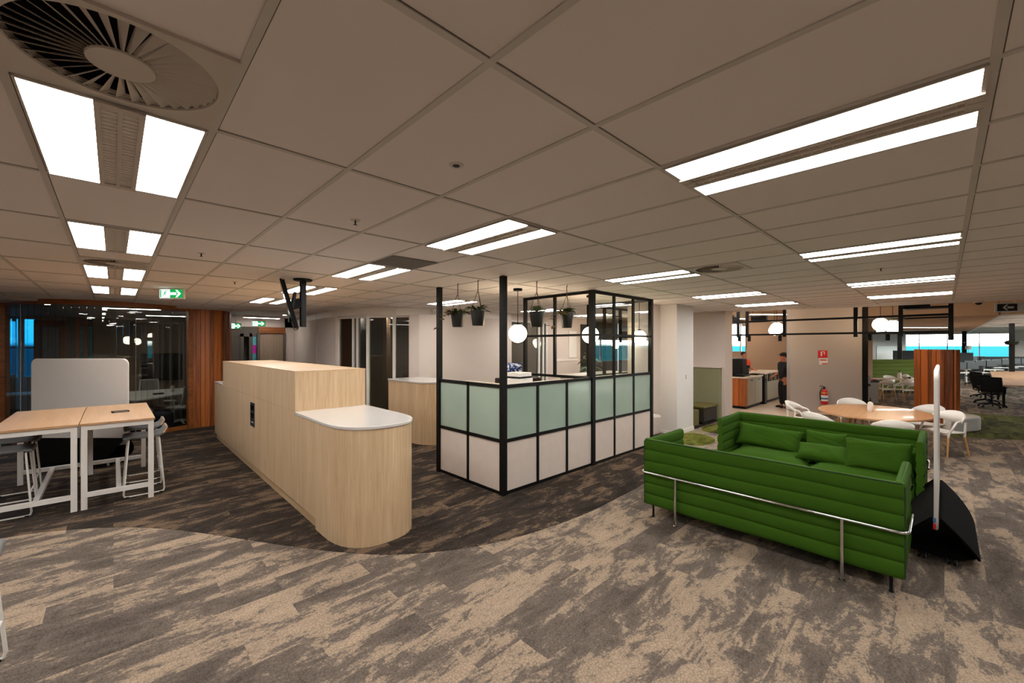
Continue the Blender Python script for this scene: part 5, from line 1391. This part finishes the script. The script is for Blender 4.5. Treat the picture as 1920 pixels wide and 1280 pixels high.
sp2 = thing('service_post', 'dark far post in front of the bright windows right of the cedar screen', 'post', (x, y, 0))
MB().box(-.11, .11, -.11, .11, .004, 2.95).build('post', 'black', sp2, smooth=False)
MB().box(-.55, .0, -.03, .03, 2.18, 2.24).build('bracket_arm', 'steel', sp2, smooth=False)
x, y = atv(1687, 22)
sp3 = thing('service_post', 'dark far post left of the bright windows behind the lime banquette', 'post', (x, y, 0))
MB().box(-.09, .09, -.09, .09, .004, 2.95).build('post', 'black', sp3, smooth=False)
x, y = atv(1816, 26)
fl = thing('floor_lamp', 'white floor lamp with drum shade by the far windows', 'lamp', (x, y, 0))
MB().lathe((0,0,1.78), [(.16,0),(.13,.22),(.0,.22)], 18).build('lamp_shade', 'paper', fl)
MB().cyl((0,0,.02), (0,0,1.8), .015, 8).build('pole', 'steel', fl)
MB().lathe((0,0,.004), [(0,0),(.15,0),(.15,.02),(0,.02)], 18).build('base', 'steel', fl)
bpy.data.objects.remove(bb)
# white room box with a glazed opening left of the windows
x, y = atv(1664, 27)
wr = struct(MB().box(-1.2, 1.15, -.06, .06, 0, 2.95), 'wall_far', 'white_trim', smooth=False); wr.location = (x, y, 0); wr.rotation_euler = (0,0,RF)
w6 = struct(MB().box(-.78, .72, -.09, -.06, .9, 1.98), 'window_6', 'steel', smooth=False); w6.location = (x, y, 0); w6.rotation_euler = (0,0,RF)
# plants seen through the booth
def floor_plant(label, x, y, h, seed, kind='leaf', n=22, L=.5):
    rr = random.Random(seed); t = thing('potted_plant', label, 'plant', (x, y, 0))
    MB().lathe((0,0,.004), [(0,0),(.16,0),(.2,.36),(.18,.36),(.17,.32),(0,.32)], 20).build('pot', 'pot', t)
    s = MB(); f = MB()
    for k in range(n):
        a = rr.uniform(0,2*PI); z = h*rr.uniform(.45,.85); r0 = rr.uniform(.02,.10)
        s.tube([(0,0,.3),(r0*math.cos(a),r0*math.sin(a),z)], .008, 5)
        leaf(f, (r0*math.cos(a),r0*math.sin(a),z), (math.cos(a),math.sin(a),rr.uniform(.1,.9)), L*rr.uniform(.7,1.1), L*.28, .5)
    s.build('stems', 'cord', t); f.build('foliage', kind, t)
floor_plant('tall leafy potted plant seen through the middle bay of the booth frame', 11.2, 8.0, 1.9, 21)
floor_plant('bushy potted plant seen through the farther bay of the booth frame', 12.6, 9.6, 1.75, 22)
floor_plant('bronze leaved potted plant beside the far edge of the booth frame', 13.6, 9.8, 2.0, 23, 'leaf_b')
wf = MB()
for x in (11.9, 13.6, 15.4, 17.2): wf.box(x, x+.08, 14.0, 14.1, 1.0, 1.97)
wf.box(11.8, 18, 14.0, 14.1, .9, 1.0).box(11.8, 18, 14.0, 14.1, 1.97, 3.4)
w7 = struct(wf, 'window_7', 'white_trim', smooth=False)
MB().box(11.8, 18, 14.05, 14.06, 1.0, 1.97).build('glass_pane', M['glass_cyan'], w7, smooth=False)
struct(MB().box(11.8, 18, 14.0, 14.1, 0, .9), 'wall_far.001', 'wall_grey', smooth=False)
struct(MB().box(18, 22.5, 14.0, 14.1, 0, 3.4), 'wall_far.002', 'wall_dark', smooth=False)

# lights of the rooms beyond
def linear(label, x, y, z, rz, L, w=.09, cord=0.0, grp='linear lights'):
    t = thing('ceiling_linear_light', label, 'ceiling light', (x, y, z), rz, grp)
    MB().box(-L/2, L/2, -w/2, w/2, 0, .05).build('housing', 'fixture', t, smooth=False)
    MB().box(-L/2+.01, L/2-.01, -w/2+.01, w/2-.01, -.006, 0).build('diffuser', 'linear_light', t, smooth=False)
    if cord:
        for sx_ in (-1, 1): MB().cyl((sx_*L*.42,0,.05), (sx_*L*.42,0,.05+cord), .006, 6).build('suspension_cable', 'black', t)
for px, d, z, L, lab in ((1712,17.5,3.02,1.0,'upper left of the white linear pendants seen through the pergola'), (1766,17.5,3.02,1.1,'upper right of the white linear pendants seen through the pergola'), (1735,19.5,2.85,2.0,'lower long white linear pendant seen through the pergola'), (1700,21,2.72,3.0,'lowest white linear pendant just above the lime banquette')):
    x, y = atv(px, d); linear(lab, x, y, z, RF, L, .12, (3.38 if x < 19.8 else CZ+.02)-z-.05)
for k in range(5): linear('white linear light between the beams of the raised ceiling bay', 22.75+2.6*k, -3.2, 3.12, PI/2, 3.4, .14, .20, 'linear lights in the raised ceiling bay')
for px, d in ((1440,16.0),(1400,18.5)):
    x, y = atv(px, d); linear('white linear light above the kitchen bench area', x, y, 3.2, RF, 1.4, .14, .12, 'linear lights over the kitchen')
linear('linear light on the far side of the booth near the tall plants', 13.2, 9.6, 2.98, .4, 1.6, .14, .348, 'linear lights beyond the booth')
linear('linear light inside the first glazed office behind the desk', 5.7, 11.9, CZ-.06, .3, 1.4, .14, 0, 'linear lights in the glazed offices')
linear('linear light inside the wider glazed office behind the desk', 7.3, 10.6, CZ-.06, .3, 1.5, .14, 0, 'linear lights in the glazed offices')
linear('short linear light in the corridor ceiling beyond the exit signs', 3.4, 15.0, CZ-.056, .0, 1.0, .12, 0, 'linear lights in the corridor')

# ================================================================== LIGHT
wd_ = bpy.data.worlds.new('world'); SC.world = wd_; wd_.use_nodes = True
t = wd_.node_tree; t.nodes.clear()
tc = nd(t, 'ShaderNodeTexCoord'); sp_n = nd(t, 'ShaderNodeSeparateXYZ'); lk(t, tc, 'Generated', sp_n, 0)
rp = nd(t, 'ShaderNodeValToRGB'); mr = nd(t, 'ShaderNodeMapRange'); mr.inputs['From Min'].default_value = -.1; mr.inputs['From Max'].default_value = .1
lk(t, sp_n, 'Z', mr, 'Value'); lk(t, mr, 0, rp, 0)
el = rp.color_ramp.elements; el[0].position = .0; el[0].color = (.005,.044,.058,1); el[1].position = .53; el[1].color = (1,1,1,1)
e = el.new(.495); e.color = (.008,.065,.084,1)
bg_ = nd(t, 'ShaderNodeBackground', Strength=WORLD); lk(t, rp, 0, bg_, 'Color'); o = nd(t, 'ShaderNodeOutputWorld'); lk(t, bg_, 0, o, 0)
vs_ = SC.view_settings; vs_.view_transform = 'Standard'; vs_.look = 'None'; vs_.gamma = 1; vs_.use_curve_mapping = False; vs_.exposure = EXPO
cy = SC.cycles; cy.max_bounces = 8; cy.diffuse_bounces = 5; cy.glossy_bounces = 4; cy.transparent_max_bounces = 12; cy.caustics_reflective = False; cy.caustics_refractive = False
cy.sample_clamp_indirect = 6.0
